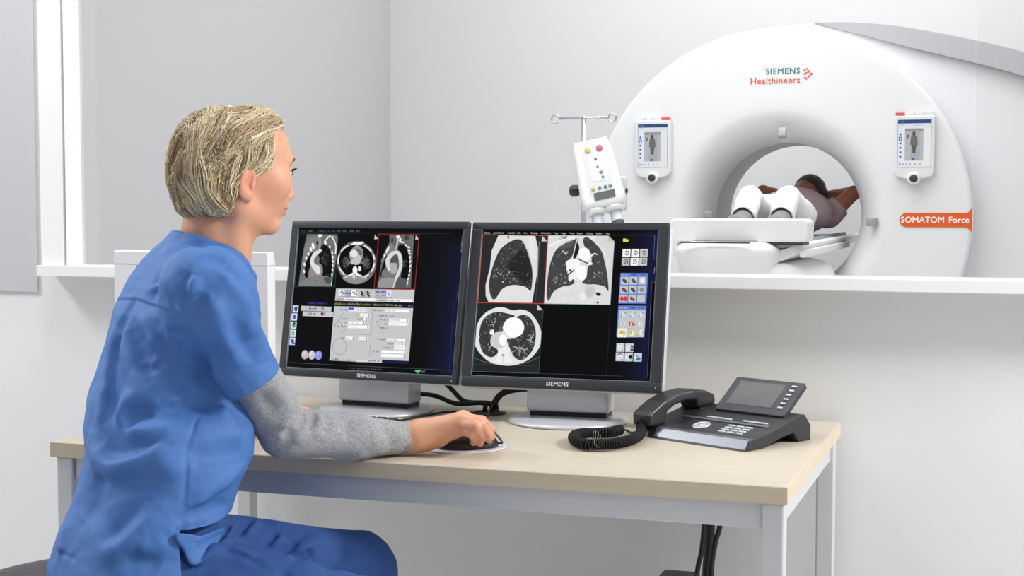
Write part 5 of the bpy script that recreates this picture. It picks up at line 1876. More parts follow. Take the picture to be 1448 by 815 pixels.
def head_local(q):
    qa = q.copy()
    qa[:, 1] = np.abs(qa[:, 1])
    d = ell(q, (-.012, 0, .045), (.098, .076, .080))
    d = smin(d, ell(q, (.042, 0, .066), (.054, .060, .052)), .03)
    d = smin(d, ell(q, (.040, 0, -.008), (.060, .058, .074)), .03)
    d = smin(d, ell(qa, (.066, .038, .006), (.028, .024, .026)), .025)
    d = smin(d, cap(qa, (-.004, .054, -.040), (.070, .012, -.072), .015, .012), .022)
    d = smin(d, ell(q, (.079, 0, -.068), (.017, .019, .016)), .016)
    d = smin(d, ell(q, (.084, 0, -.028), (.019, .028, .022)), .016)
    d = smin(d, cap(qa, (.096, .010, .048), (.086, .038, .050), .010, .008), .018)
    d = smax(d, -sph(qa, (.108, .033, .029), .0145), .018)
    d = smin(d, sph(qa, (.0845, .031, .0275), .0136), .004)
    d = smin(d, cap(q, (.097, 0, .036), (.1095, 0, -.008), .0058, .0085), .011)
    d = smin(d, sph(q, (.1108, 0, -.0105), .0086), .008)
    d = smin(d, ell(qa, (.1035, .0105, -.0145), (.010, .0075, .0075)), .006)
    d = smax(d, -ell(qa, (.1085, .0065, -.0215), (.005, .0035, .004)), .003)
    d = smin(d, ell(q, (.0985, 0, -.0345), (.0095, .021, .0052)), .005)
    d = smin(d, ell(q, (.0965, 0, -.0445), (.0095, .018, .0058)), .005)
    d = smax(d, -cap(qa, (.1085, 0, -.0395), (.0955, .022, -.0385), .0016), .003)
    # ears
    e = ell(qa, (-.003, .079, -.001), (.0172, .0065, .0285), ear_R)
    e = smax(e, -ell(qa, (.0005, .0885, .003), (.0125, .0100, .0220), ear_R), .003)
    e = smin(e, ell(qa, (-.0085, .0800, .006), (.0050, .0035, .0165), ear_R), .004)
    e = smax(e, -ell(qa, (.0025, .0850, -.005), (.0075, .0090, .0130)), .003)
    e = smin(e, ell(qa, (.007, .0765, -.008), (.005, .0055, .008)), .005)
    e = smin(e, ell(qa, (.002, .0775, -.0265), (.0085, .0055, .0075)), .006)
    e = smin(e, cap(qa, (-.006, .0785, .012), (-.009, .0785, -.010), .0035), .004)
    d = smin(d, e, .007)
    return d


ca, sa = math.cos(.22), math.sin(.22)
ear_R = np.array([[ca, 0.25, sa], [-.25, 1.0, 0], [-sa, 0, ca]])
ear_R = np.linalg.qr(ear_R)[0] * np.sign(np.diag(np.linalg.qr(ear_R)[1]))

NB = on_y(292, 352, 2.27)          # neck root
PC = on_y(205, 775, 2.10)          # pelvis
SR = on_y(288, 412, 2.065)          # right shoulder
SL = NB - Rd * .165 - Fd * .01 - Zd * .062
ELB = on_y(404, 611, 2.262)
WR = A3(-1.043, 2.456, .771)
FM = ELB + (WR - ELB) * .53 - A3(0, 0, .002)
HIPL, HIPR = PC - Rd * .085 - Zd * .025, PC + Rd * .085 - Zd * .03
KNL, KNR = A3(-1.130, 2.412, .530), A3(-.965, 2.150, .515)
ANL, ANR = A3(-1.10, 2.44, .10), A3(-.93, 2.12, .10)
ELBL, WRL = A3(-1.56, 2.44, .815), A3(-1.435, 2.545, .790)


def neck_sdf(p, off=0.0):
    a = cap(p, h2w(-.022, 0, -.02), NB - Zd * .05, .052 + off, .060 + off)
    b = cap(p, h2w(.014, 0, -.060), NB + Fd * .030 - Zd * .06, .030 + off, .038 + off)
    c = cap(p, h2w(-.012, -.052, -.035), NB + Fd * .045 + Rd * .02 - Zd * .06, .014 + off, .016 + off)
    return smin(smin(a, b, .035), c, .02)


# torso table: z, centre x, centre y, lateral half, fore-aft half
TOR = np.array([
    [.46, -1.374, 2.070, .205, .150],
    [.551, -1.374, 2.077, .205, .142],
    [.595, -1.383, 2.091, .200, .139],
    [.639, -1.384, 2.105, .194, .132],
    [.685, -1.373, 2.119, .188, .129],
    [.731, -1.364, 2.134, .184, .130],
    [.778, -1.351, 2.148, .182, .137],
    [.823, -1.358, 2.160, .180, .141],
    [.870, -1.370, 2.176, .160, .132],
    [.941, -1.372, 2.197, .150, .118],
    [1.012, -1.372, 2.218, .148, .110],
    [1.060, -1.370, 2.236, .140, .094],
    [1.10, -1.362, 2.252, .112, .078],
    [1.14, -1.352, 2.266, .075, .062]])


def torso_sdf(p, off=0.0, squash=1.0):
    z = p[:, 2]
    T_ = TOR
    cx = np.interp(z, T_[:, 0], T_[:, 1]); cy = np.interp(z, T_[:, 0], T_[:, 2])
    ra = np.interp(z, T_[:, 0], T_[:, 3]) * squash + off; rb = np.interp(z, T_[:, 0], T_[:, 4]) * squash + off
    dx, dy = p[:, 0] - cx, p[:, 1] - cy
    a = dx * Rd[0] + dy * Rd[1]
    b = dx * Fd[0] + dy * Fd[1]
    k0 = np.sqrt((a / ra) ** 2 + (b / rb) ** 2)
    k1 = np.sqrt((a / ra ** 2) ** 2 + (b / rb ** 2) ** 2) + 1e-6
    d = k0 * (k0 - 1) / k1
    d = smax(d * .95, z - (1.128 + off), .05)
    return d


# hand joints from the wrist (right hand on the mouse)
def pz(x, y, z):
    return on_z(x, y, z)


HAND = {
    'little': [pz(638, 608, .785), pz(664, 611, .789), pz(672, 621, .768), pz(668, 629, .7515)],
    'ring': [pz(646, 601, .798), pz(673, 603, .801), pz(681, 617, .774), pz(678, 629, .7525)],
    'middle': [pz(652, 596, .805), pz(679, 599, .805), pz(689, 613, .779), pz(690, 624, .757)],
    'index': [pz(655, 592, .806), pz(681, 596, .802), pz(692, 607, .783), pz(695, 618, .766)],
}
HR = {'little': [.0098, .0086, .0078, .0066], 'ring': [.0108, .0094, .0086, .0072], 'middle': [.0112, .0098, .0088, .0074], 'index': [.0112, .0098, .0086, .0072]}


def hand_sdf(p):
    d = cap(p, WR - (HAND['middle'][0] - WR) * .5, WR + (HAND['middle'][0] - WR) * .15, .0245, .0235)
    for n in HAND:
        j = HAND[n]
        b0 = WR + (j[0] - WR) * .22
        d = smin(d, cap(p, b0, j[0], .0175, HR[n][0] + .001), .020)
    # heel of the hand (little-finger side) and ball of the thumb
    lf = HAND['little'][0]
    ix = HAND['index'][0]
    lat = (ix - lf) / np.linalg.norm(ix - lf)
    d = smin(d, cap(p, WR + (lf - WR) * .15 - lat * .004 - Zd * .006, WR + (lf - WR) * .7 - lat * .002 - Zd * .012, .0175, .014), .018)
    tb0 = WR + (ix - WR) * .25 + lat * .010 - Zd * .012
    tb1 = WR + (ix - WR) * .72 + lat * .020 - Zd * .026
    tb2 = tb1 + (ix - WR) * .26 + lat * .006 - Zd * .004
    tb3 = tb2 + (ix - WR) * .22 + lat * (-.002) - Zd * .003
    d = smin(d, cap(p, tb0, tb1, .018, .0115), .016)
    d = smin(d, chain(p, [tb1, tb2, tb3], [.0115, .0100, .0078], .003), .006)
    fing = None
    for n in HAND:
        c = chain(p, HAND[n], HR[n], .004)
        c = smin(c, sph(p, HAND[n][1], HR[n][1] + .0001), .003)
        fing = c if fing is None else np.minimum(fing, c)
    d = smin(d, fing, .008)
    for n in HAND:       # knuckle heads and tendons
        j = HAND[n]
        d = smin(d, sph(p, j[0] + Zd * .0022, HR[n][0] - .0015), .010)
        up = np.array([-.1, -.35, .9]) * .0125
        d = smin(d, cap(p, WR + (j[0] - WR) * .35 + up * 1.15, j[0] + Zd * .007, .0022, .0032), .008)
    return d


def left_hand(p):
    ff = A3(.80, .58, -.05); ff /= np.linalg.norm(ff)
    ll = A3(ff[1], -ff[0], 0)           # towards her right: thumb side of a left hand
    k = WRL + ff * .088
    d = cap(p, WRL - ff * .03, WRL + ff * .01, .024, .024)
    for s in (-.028, -.010, .010, .028):
        j0 = k + ll * s - Zd * .002
        d = smin(d, cap(p, WRL + ll * s * .5 + ff * .02, j0, .015, .011), .018)
    for s, L in ((-.030, .8), (-.011, .95), (.010, 1.05), (.029, .95)):
        j0 = k + ll * s - Zd * .002
        j1 = j0 + (ff * .040 + Zd * .002) * L
        j2 = j1 + (ff * .020 - Zd * .016) * L
        d = smin(d, chain(p, [j0, j1, j2], [.0105, .0090, .0075], .003), .005)
    t0 = WRL + ff * .03 + ll * .03
    d = smin(d, chain(p, [WRL + ff * .01 + ll * .01, t0 + ff * .02 - Zd * .006, t0 + ff * .055 - Zd * .012], [.018, .0115, .0085], .004), .012)
    return d


def body_sdf(p):
    d = cull(p, HO, .20, lambda q: head_local(w2h(q)) * np.float32(HS) * .9)
    d = smin(d, cull(p, NB + Zd * .04, .22, neck_sdf), .025)
    d = smin(d, torso_sdf(p, -.034), .03)
    for S, E, W in ((SR, ELB, WR), (SL, ELBL, WRL)):
        d = smin(d, cap(p, S, E, .048, .034), .03)
        d = np.minimum(d, cap(p, E, W, .034, .0235))
    d = smin(d, cull(p, (WR + HAND['middle'][1]) / 2, .13, hand_sdf), .010)
    d = smin(d, cull(p, WRL + A3(.06, .05, 0), .14, left_hand), .010)
    for H_, K_, A_ in ((HIPL, KNL, ANL), (HIPR, KNR, ANR)):
        d = smin(d, chain(p, [H_, K_, A_], [.070, .052, .036], .0), .03)
    # rests on the desk, the pad and the mouse without sinking in
    m = (p[:, 2] < .84) & (p[:, 1] > 2.3) & (p[:, 2] > .68)
    if m.any():
        q = p[m]
        o = np.maximum(q[:, 2] - (DZ + .0042), -(q[:, 1] - (DY0 - .004)))
        kbd = np.maximum.reduce([q[:, 2] - (DZ + .0315), KX0 - .002 - q[:, 0], q[:, 0] - KX1 - .002, KY0 - .002 - q[:, 1], q[:, 1] - KY1 - .002])
        o = np.minimum(np.minimum(o, kbd), mouse_sdf(q) - .0009)
        d[m] = smax(d[m], -o, .002)
    m = p[:, 2] < .62
    if m.any():
        q = p[m]
        d[m] = smax(d[m], np.minimum(STZ + .004 - q[:, 2], .30 - np.hypot(q[:, 0] - STX, q[:, 1] - STY)), .004)
    return d


def cloth(name, col, rough, **kw):
    """woven cotton: fine weave plus soft crumple creases"""
    m = mat(name, col, rough, **kw)
    N, L = m.node_tree.nodes, m.node_tree.links
    b = N['Principled BSDF']
    old = b.inputs['Normal'].links[0].from_node
    tc = N.new('ShaderNodeTexCoord')
    mp = N.new('ShaderNodeMapping')
    mp.inputs['Scale'].default_value = (1.0, 1.0, .55)
    mp.inputs['Rotation'].default_value = (.3, .5, .2)
    L.new(tc.outputs['Object'], mp.inputs['Vector'])
    nz = N.new('ShaderNodeTexNoise')
    nz.noise_type = 'RIDGED_MULTIFRACTAL'
    nz.inputs['Scale'].default_value = 11
    nz.inputs['Detail'].default_value = 2.5
    nz.inputs['Roughness'].default_value = .45
    nz.inputs['Distortion'].default_value = .6
    L.new(mp.outputs['Vector'], nz.inputs['Vector'])
    bp = N.new('ShaderNodeBump')
    bp.inputs['Strength'].default_value = .75
    bp.inputs['Distance'].default_value = .007
    L.new(nz.outputs['Fac'], bp.inputs['Height'])
    L.new(bp.outputs['Normal'], old.inputs['Normal'])
    return m


woman = empty('person', (-1.37, 2.08, 0), 'woman with short blond hair in blue scrubs and grey sleeves, one hand on a mouse', 'person')

M_skin = mat('skin', rgb(226, 176, 148), .48, attr='Col', bump=(260, .06), sss=.12)


def skin_cols(V, base=(214, 158, 127)):
    c = np.tile(np.array(s2l([v / 255 for v in base])), (len(V), 1))
    q = w2h(V.astype(np.float32))
    inh = (np.abs(q) < .16).all(1)

    def tint(mask_w, col):
        t = np.array(s2l([v / 255 for v in col]))
        c[:] = c * (1 - mask_w[:, None]) + t * mask_w[:, None]
    qa = np.abs(q[:, 1])
    g = lambda cx, cy, cz, r: np.exp(-(((q[:, 0] - cx) ** 2 + (qa - cy) ** 2 + (q[:, 2] - cz) ** 2) / r ** 2)) * inh
    tint(.35 * g(.07, .042, 0, .03), (222, 140, 118))
    tint(.35 * g(.113, 0, -.010, .012), (222, 146, 122))
    tint(.4 * g(0, .08, 0, .032), (212, 120, 98))
    lip = ((np.abs((q[:, 2] + .0395) / (.0105 - .25 * qa)) < 1) & (q[:, 0] > .0895) & (qa < .0205) & inh).astype(float)
    tint(.8 * lip, (196, 96, 92))
    # hand: pinker knuckles
    for n in HAND:
        for j in HAND[n][:3]:
            w_ = np.exp(-((V - j) ** 2).sum(1) / .011 ** 2)
            tint(.45 * w_, (226, 146, 124))
    return c


V, F = surface_nets(body_sdf, (-1.75, 1.85, .03), (-.78, 2.68, 1.42), .0026)
V, F = keep_large(V, F)
body = mesh_np('body', V, F, M_skin, woman, colors=skin_cols(V))

# eyes, brows, lashes
M_eye = mat('eye_white', rgb(235, 232, 230), .15)
M_iris = mat('iris', rgb(70, 96, 120), .15)
M_brow = mat('brow_hair', rgb(150, 112, 80), .7)
M_lash = mat('lash', rgb(50, 38, 34), .7)
for s in (-1, 1):
    e = MB()
    c = h2w(.0848, s * .031, .0275)
    e.sphere(tuple(c), .0136 * HS * .97 + .0003, 14)
    ir = h2w(.0848 + .0112, s * .0300, .0277)
    e.sphere(tuple(ir), .0058, 10, mi=1)
    e.build('eye', [M_eye, M_iris], woman)
    up = []
    lo = []
    for k in range(9):
        a = -1.05 + 2.1 * k / 8
        up.append(h2w(.0850 + .0150 * math.cos(a) * .96, s * .031 + .0152 * math.sin(a), .0275 + .0058 * math.cos(a * 1.2)))
        lo.append(h2w(.0850 + .0148 * math.cos(a) * .96, s * .031 + .0150 * math.sin(a), .0275 - .0048 * math.cos(a * 1.2)))
    ls = MB()
    ls.tube(up, [.0004] + [.0013] * 7 + [.0004], 6)
    for k in range(1, 9):
        for t in (0, .5):
            i0 = min(k, 8)
            a = np.array(up[i0]) * (1 - t) + np.array(up[i0 - 1]) * t
            b = a + (HF * .006 + HU * .004 + HL * s * .004)
            ls.tube([a, (a + b) / 2 - HU * .0008, b], [.0006, .0005, .0002], 5)
    ls.build('eyelashes', M_lash, woman)
    # lids in skin tone above and below
    b = MB()
    pts = [h2w(.1035 - .35 * max(0, k / 8 - .3) ** 1.6 * .05, s * (.013 + .034 * k / 8), .0475 + .006 * math.sin(PI * k / 8 * .8)) for k in range(9)]
    b.tube(pts, [.0012, .0022, .0026, .0026, .0025, .0023, .002, .0015, .0006], 8)
    b.build('eyebrow', M_brow, woman)

# ---------------------------------------------------------------- scrub top
CUF = on_y(357, 542, 2.135)
CUFL = SL + (ELBL - SL) * .62
cuf_dir = (CUF - SR) / np.linalg.norm(CUF - SR) * .85 + A3(.12, .0, -.05)
cuf_dir = cuf_dir / np.linalg.norm(cuf_dir)
cufl_dir = (ELBL - SL) / np.linalg.norm(ELBL - SL)
COLN = Fd * .075 + Zd * .135


def sleeve(p, S, C, dr):
    a = smin(cap(p, S - Zd * .004, C, .058, .053), ell(p, S + dr * .01 - Zd * .012, (.061, .061, .061)), .03)
    return smax(a, plane(p, C, dr), .004)


def top_base(p):
    d = torso_sdf(p, .0)
    # shoulder yoke
    y = smin(cap(p, NB - Zd * .060 - Fd * .02, SR + Zd * .004, .060, .050), cap(p, NB - Zd * .055 - Fd * .02, SL + Zd * .004, .060, .050), .02)
    y = smin(y, ell(p, NB - Zd * .09 - Fd * .030, (.088, .088, .09)), .05)
    col = smax(neck_sdf(p, .010), plane(p, NB - Fd * .052 + Zd * .0275, COLN), .006)
    y = smin(y, col, .030)
    d = smin(d, y, .045)
    return d


def top_full(p):
    d = top_base(p)
    for S, C, dr in ((SR, CUF, cuf_dir), (SL, CUFL, cufl_dir)):
        d = smin(d, ell(p, S + dr * .02 - Zd * .010, (.050, .050, .056)), .10)
        d = smin(d, smax(cap(p, S, S + (C - S) * .5, .054, .054), plane(p, S + (C - S) * .45, C - S), .02), .05)
        d = smin(d, sleeve(p, S, C, dr), .010)
    return d


def to3(sdf, pts, lift=0.0):
    out = []
    for x, y in pts:
        q = trace(sdf, x, y)
        if q is not None:
            out.append(q)
    return out


def fold_field(sdf, specs):
    """specs: (frame points, half width, height[, taper]) -> list of segments"""
    segs = []
    for sp in specs:
        pts, w_, a_ = sp[:3]
        q = spline(pts, 4)
        P3 = to3(sdf, q)
        if len(P3) < 2:
            continue
        n = len(P3) - 1
        for i in range(n):
            t0, t1 = i / n, (i + 1) / n
            e = lambda t: min(1.0, .25 + 3.2 * min(t, 1 - t)) if len(sp) < 4 else sp[3](t)
            segs.append((P3[i], P3[i + 1], w_, a_ * e(t0), a_ * e(t1)))
    # group segments of each fold so that overlaps take the strongest, not the sum
    return segs


def make_disp(sdf, specs):
    groups = []
    for sp in specs:
        s = fold_field(sdf, [sp])
        if s:
            P3 = np.array([q[0] for q in s] + [s[-1][1]])
            groups.append((s, P3.mean(0), np.linalg.norm(P3 - P3.mean(0), axis=1).max() + 3 * sp[1], sp[1]))

    def disp(p):
        out = np.zeros(len(p), np.float32)
        for s, c, R_, w_ in groups:
            m = np.linalg.norm(p - np.float32(c), axis=1) < R_
            if not m.any():
                continue
            q = p[m]
            best = np.full(len(q), 1e9, np.float32)
            amp = np.zeros(len(q), np.float32)
            for a, b, w2, a0, a1 in s:
                d, t = segd(q, a, b)
                u = d < best
                best[u] = d[u]
                amp[u] = (a0 + (a1 - a0) * t)[u]
            u_ = best / w_
            out[m] += np.where(amp < 0, 2.2 * amp * np.exp(-1.05 * u_ ** 1.35), 1.9 * amp * np.exp(-u_ ** 1.7))
        return out
    return disp


a_ = lambda L: [(150 + x / 5.435, 310 + y / 5.435) for x, y in L]
b__ = lambda L: [(110 + x / 4.29, 440 + y / 4.29) for x, y in L]
c__ = lambda L: [(60 + x / 4.18, 620 + y / 4.18) for x, y in L]
d__ = lambda L: [(220 + x / 3.81, 700 + y / 3.81) for x, y in L]
full = lambda t: 1.0
TOPF = [
    (a_([(104, 606), (230, 608), (330, 640), (486, 692)]), .0045, .0022, full),
    (a_([(104, 618), (230, 622), (330, 656), (486, 708)]), .0035, -.0022, full),
    # back pleat
    (a_([(205, 640), (160, 710), (118, 800)]) + b__([(262, 130), (240, 230), (222, 340), (210, 450), (203, 560), (205, 640), (200, 740)]), .0085, -.017),
    (b__([(225, 90), (196, 250), (170, 420), (140, 600)]), .014, .006),
    (b__([(290, 60), (285, 180), (262, 330)]), .010, .005),
    # yoke and shoulder drapes
    (a_([(395, 440), (388, 520), (365, 610)]), .008, -.007),
    (a_([(415, 430), (475, 545), (560, 740)]), .010, .005),
    (a_([(645, 395), (600, 480), (578, 620), (570, 780)]), .009, -.007),
    (a_([(690, 430), (660, 520), (640, 600)]), .012, .005),
    (a_([(745, 560), (690, 660), (650, 790)]), .010, -.006),
    (a_([(800, 620), (860, 740), (900, 830)]), .012, .008),
    (a_([(560, 200), (700, 195), (820, 225)]), .010, -.004),
    (a_([(430, 260), (560, 215), (700, 180)]), .014, .004),
    (a_([(740, 310), (850, 310), (900, 335)]), .010, -.005),
    (a_([(890, 340), (960, 400), (1050, 490)]), .008, -.008),
    (a_([(880, 400), (960, 500), (1060, 620)]), .013, .006),
    (a_([(1030, 590), (1090, 680), (1130, 800)]), .010, .007),
    (b__([(830, 60), (900, 180), (960, 300)]), .011, .006),
    (b__([(930, 60), (1000, 200), (1080, 320)]), .012, -.005),
    (b__([(800, 200), (830, 300), (850, 380)]), .014, -.006),
    (b__([(1010, 40), (1080, 130), (1150, 260)]), .012, .005),
    # cuff seam
    (b__([(845, 385), (960, 365), (1080, 335), (1190, 295)]), .0035, -.0018, full),
    # upper back
    (b__([(290, 150), (335, 330), (400, 470), (495, 575)]), .014, .011),
    (b__([(330, 100), (380, 260), (440, 400)]), .018, -.008),
    (b__([(385, 20), (440, 120), (475, 240)]), .012, .007),
    (b__([(375, 290), (430, 315), (490, 300)]), .009, .005),
    (b__([(545, 60), (550, 130), (570, 180)]), .010, .005),
    (b__([(560, 130), (650, 190), (710, 280), (790, 390)]), .018, -.014),
    (b__([(460, 640), (600, 600), (760, 570), (880, 545)]), .014, -.007),
    (b__([(500, 545), (560, 530), (610, 545)]), .010, .004),
    # waist pinch
    (b__([(222, 690), (270, 590), (320, 535), (390, 545)]), .012, .009),
    (b__([(265, 705), (350, 640), (450, 590)]), .014, -.010),
    (b__([(270, 722), (430, 735), (660, 712)]), .016, .009),
    (b__([(140, 740), (230, 765), (370, 800), (520, 790)]), .013, -.009),
    (b__([(135, 690), (150, 580), (190, 420)]), .010, .006),
    (b__([(850, 570), (930, 680), (1000, 800)]), .014, .009),
    (b__([(960, 560), (1000, 680), (1040, 800)]), .018, -.009),
    (b__([(700, 720), (820, 700), (950, 740)]), .016, .004),
    # drooping fold at the waist
    (c__([(290, 40), (330, 120), (420, 160), (540, 125), (635, 60)]), .017, .015),
    (c__([(350, 30), (420, 85), (520, 75), (615, 40)]), .015, -.015),
    (c__([(640, 30), (720, 120), (800, 250)]), .020, .006),
    # skirt
    (c__([(330, 200), (320, 330), (250, 500)]), .020, -.008),
    (c__([(690, 440), (560, 560), (450, 650), (330, 690)]), .016, .007),
    (c__([(600, 380), (480, 500), (390, 600)]), .016, -.006),
    (c__([(560, 640), (650, 650), (740, 590)]), .014, .006),
    (c__([(420, 300), (560, 250), (700, 230)]), .020, -.004),
    (c__([(500, 700), (600, 730), (700, 760)]), .014, -.005),
    (c__([(170, 480), (130, 600), (100, 700)]), .012, .006),
    # side seam
    (b__([(745, 590), (705, 700), (672, 810)]) + c__([(862, 20), (852, 170), (832, 400), (790, 530)]), .0032, -.0028, full),
    # front panel
    (c__([(1210, 130), (1100, 240), (980, 315), (880, 430)]), .010, .009),
    (c__([(1190, 90), (1000, 110), (870, 90)]), .014, -.007),
    (c__([(880, 446), (960, 430), (1085, 400)]), .010, -.012),
    (c__([(800, 520), (870, 470), (980, 470)]), .010, -.008),
    (c__([(820, 545), (900, 560), (1050, 520)]), .012, .007),
    (c__([(1180, 20), (1210, 80), (1230, 130)]), .010, -.006),
    # hem stitch
    (c__([(85, 660), (130, 690), (185, 715)]), .0030, -.0020, full),
]
top_disp = make_disp(top_full, TOPF)
VT = np.array(trace(top_full, 249, 756))       # top of the side vent
NKc = lambda p: neck_sdf(p, .0045)


def top_sdf(p):
    d = top_full(p)
    near = np.abs(d) < .06
    if near.any():
        q = p[near]
        d[near] -= top_disp(q) + .0016 * fbm(q, 34, 1.0) + .0008 * fbm(q, 90, 4.0)
    # neck opening
    d = smax(d, -np.maximum(NKc(p), -(plane(p, NB - Zd * .06, Zd))), .003)
    # cuffs are hollow round the arm
    for S, C, E, dr in ((SR, CUF, ELB, cuf_dir), (SL, CUFL, ELBL, cufl_dir)):
        d = smax(d, -np.maximum(cap(p, C - dr * .05, C + dr * .05, .049, .0490), -plane(p, C - dr * .03, dr)), .003)
    # hem: the front panel ends higher than the back one, split at the side vent
    b_ = (p - np.float32(VT)) @ np.float32(Fd)
    cut = np.minimum(b_ - .006, (VT[2] + .004 + b_ * .02) - p[:, 2])
    d = smax(d, cut.astype(np.float32), .004)
    back = (STZ + .006 - p[:, 2])
    d = smax(d, back, .004)
    return d * .8


V, F = surface_nets(top_sdf, (-1.72, 1.80, .48), (-1.05, 2.55, 1.22), .0024)
V, F = keep_large(V, F)
M_scrub = cloth('blue_scrub_cloth', rgb(68, 111, 175), .66, bump=(900, .12, 2, .0006), vary=(7, .03), spec=.38)
mesh_np('scrub_top', V, F, M_scrub, woman)

# ---------------------------------------------------------------- grey undershirt sleeves
def sleeve_base(p):
    d = smin(cap(p, SR + (ELB - SR) * .3, ELB, .047, .0450), cap(p, ELB, FM, .0450, .0390), .012)
    d = smin(d, cap(p, FM, WR + (WR - FM) * .02, .0390, .0275), .02)
    return d


fdir = (WR - FM) / np.linalg.norm(WR - FM)
g__ = lambda L: [(300 + x / 4.525, 500 + y / 4.525) for x, y in L]
SLF = [
    (g__([(560, 330), (545, 400), (500, 480), (470, 560)]), .009, -.008),
    (g__([(590, 350), (580, 420), (560, 480)]), .008, -.006),
    (g__([(645, 370), (640, 430), (600, 500)]), .009, -.007),
    (g__([(735, 400), (735, 460), (710, 520)]), .009, -.005),
    (g__([(520, 320), (490, 420), (440, 500)]), .012, .006),
    (g__([(610, 370), (605, 440), (570, 520), (520, 580)]), .010, .006),
    (g__([(690, 390), (680, 460), (640, 540)]), .011, .006),
    (g__([(820, 430), (860, 480), (880, 560)]), .016, -.003),
    (g__([(1000, 460), (1040, 520), (1050, 600)]), .016, .003),
    (g__([(1120, 470), (1140, 540), (1140, 620)]), .014, -.003),
    (g__([(300, 250), (360, 330), (420, 380)]), .014, -.004),
    (g__([(400, 190), (440, 260), (500, 310)]), .014, .004),
]
sl_disp = make_disp(sleeve_base, SLF)


def sleeve_sdf(p):
    d = sleeve_base(p)
    m = np.abs(d) < .05
    if m.any():
        d[m] -= sl_disp(p[m]) + .0012 * fbm(p[m], 60, 2.)
    d = smax(d, plane(p, WR + fdir * .001, fdir), .004)
    d = smax(d, -np.maximum(cap(p, FM, WR + fdir * .03, .0285, .0255), -plane(p, WR - fdir * .02, fdir)), .002)
    # rests on the desk top and against its edge
    desk_ = np.maximum(p[:, 2] - (DZ + .0012), -(p[:, 1] - (DY0 - .004)))
    d = smax(d, -desk_, .006)
    return d * .85


def sleevel_sdf(p):
    d = smin(cap(p, SL + (ELBL - SL) * .3, ELBL, .048, .044), cap(p, ELBL, WRL, .044, .031), .012)
    fl = (WRL - ELBL) / np.linalg.norm(WRL - ELBL)
    d = smax(d - .0015 * fbm(p, 60, 5.), plane(p, WRL, fl), .004)
    desk_ = np.maximum(p[:, 2] - (DZ + .0012), -(p[:, 1] - (DY0 - .004)))
    return smax(d, -desk_, .006) * .85


M_grey = mat('grey_marl_knit', rgb(150, 151, 154), .9, bump=(500, .3, 2, .001), vary=(230, .24), sheen=.1)
V, F = surface_nets(sleeve_sdf, (-1.40, 2.0, .68), (-.98, 2.55, 1.1), .0026)
V, F = keep_large(V, F)
mesh_np('undershirt_sleeve', V, F, M_grey, woman)
V, F = surface_nets(sleevel_sdf, (-1.70, 2.2, .70), (-1.28, 2.65, 1.1), .0040)
V, F = keep_large(V, F)
mesh_np('undershirt_sleeve', V, F, M_grey, woman)

# ---------------------------------------------------------------- trousers
def tr_base(p):
    d = torso_sdf(p, -.020)
    d = smax(d, p[:, 2] - .70, .02)
    d = smin(d, ell(p, PC - Zd * .045 + Fd * .01, (.150, .150, .10)), .04)
    d = smin(d, chain(p, [HIPL, KNL, ANL], [.084, .070, .056], .02), .035)
    d = smin(d, chain(p, [HIPR, KNR, ANR], [.088, .072, .058], .02), .025)
    return d


TRF = [
    (d__([(520, 138), (480, 175), (436, 226)]), .0055, -.009),
    (d__([(548, 140), (520, 180), (480, 225)]), .007, .006),
    (d__([(655, 212), (625, 240), (585, 276)]), .0055, -.008),
    (d__([(680, 215), (660, 245), (620, 285)]), .007, .005),
    (d__([(765, 258), (725, 285), (675, 318)]), .0055, -.008),
    (d__([(840, 300), (800, 325), (750, 350)]), .006, -.007),
    (d__([(430, 170), (390, 220), (350, 270)]), .007, .008),
    (d__([(400, 170), (370, 215), (340, 255)]), .006, -.008),
    (d__([(385, 305), (450, 322), (530, 350), (578, 384)]), .0042, -.010),
    (d__([(395, 292), (460, 308), (540, 336)]), .006, .004),
    (d__([(900, 210), (800, 290), (760, 330)]), .014, .006),
    (d__([(1060, 225), (980, 330), (920, 420)]), .016, -.005),
    (d__([(220, 400), (330, 370), (480, 390)]), .014, -.006),
    (d__([(660, 400), (690, 420), (700, 438)]), .008, -.006),
    (d__([(120, 240), (150, 310), (210, 380)]), .006, -.010),
    (d__([(215, 378), (280, 330), (330, 280)]), .008, .008),
    (d__([(200, 240), (215, 290), (260, 320)]), .010, -.006),
    (d__([(60, 430), (100, 370), (140, 320)]), .007, .007),
]
tr_disp = make_disp(tr_base, TRF)


def tr_sdf(p):
    d = tr_base(p)
    m = np.abs(d) < .05
    if m.any():
        q = p[m]
        d[m] -= tr_disp(q) + .0022 * fbm(q, 30, 3.) + .0008 * fbm(q, 85, 8.)
    d = smax(d, .085 - p[:, 2], .004)
    d = smax(d, np.minimum(STZ + .0014 - p[:, 2], .300 - np.hypot(p[:, 0] - STX, p[:, 1] - STY)), .012)
    return d * .85


M_trou = cloth('blue_trouser_cloth', rgb(44, 78, 138), .8, bump=(900, .12, 2, .0006), vary=(7, .03), spec=.38)
V, F = surface_nets(tr_sdf, (-1.72, 1.78, .07), (-.80, 2.56, .74), .0036)
V, F = keep_large(V, F)
mesh_np('trousers', V, F, M_trou, woman)
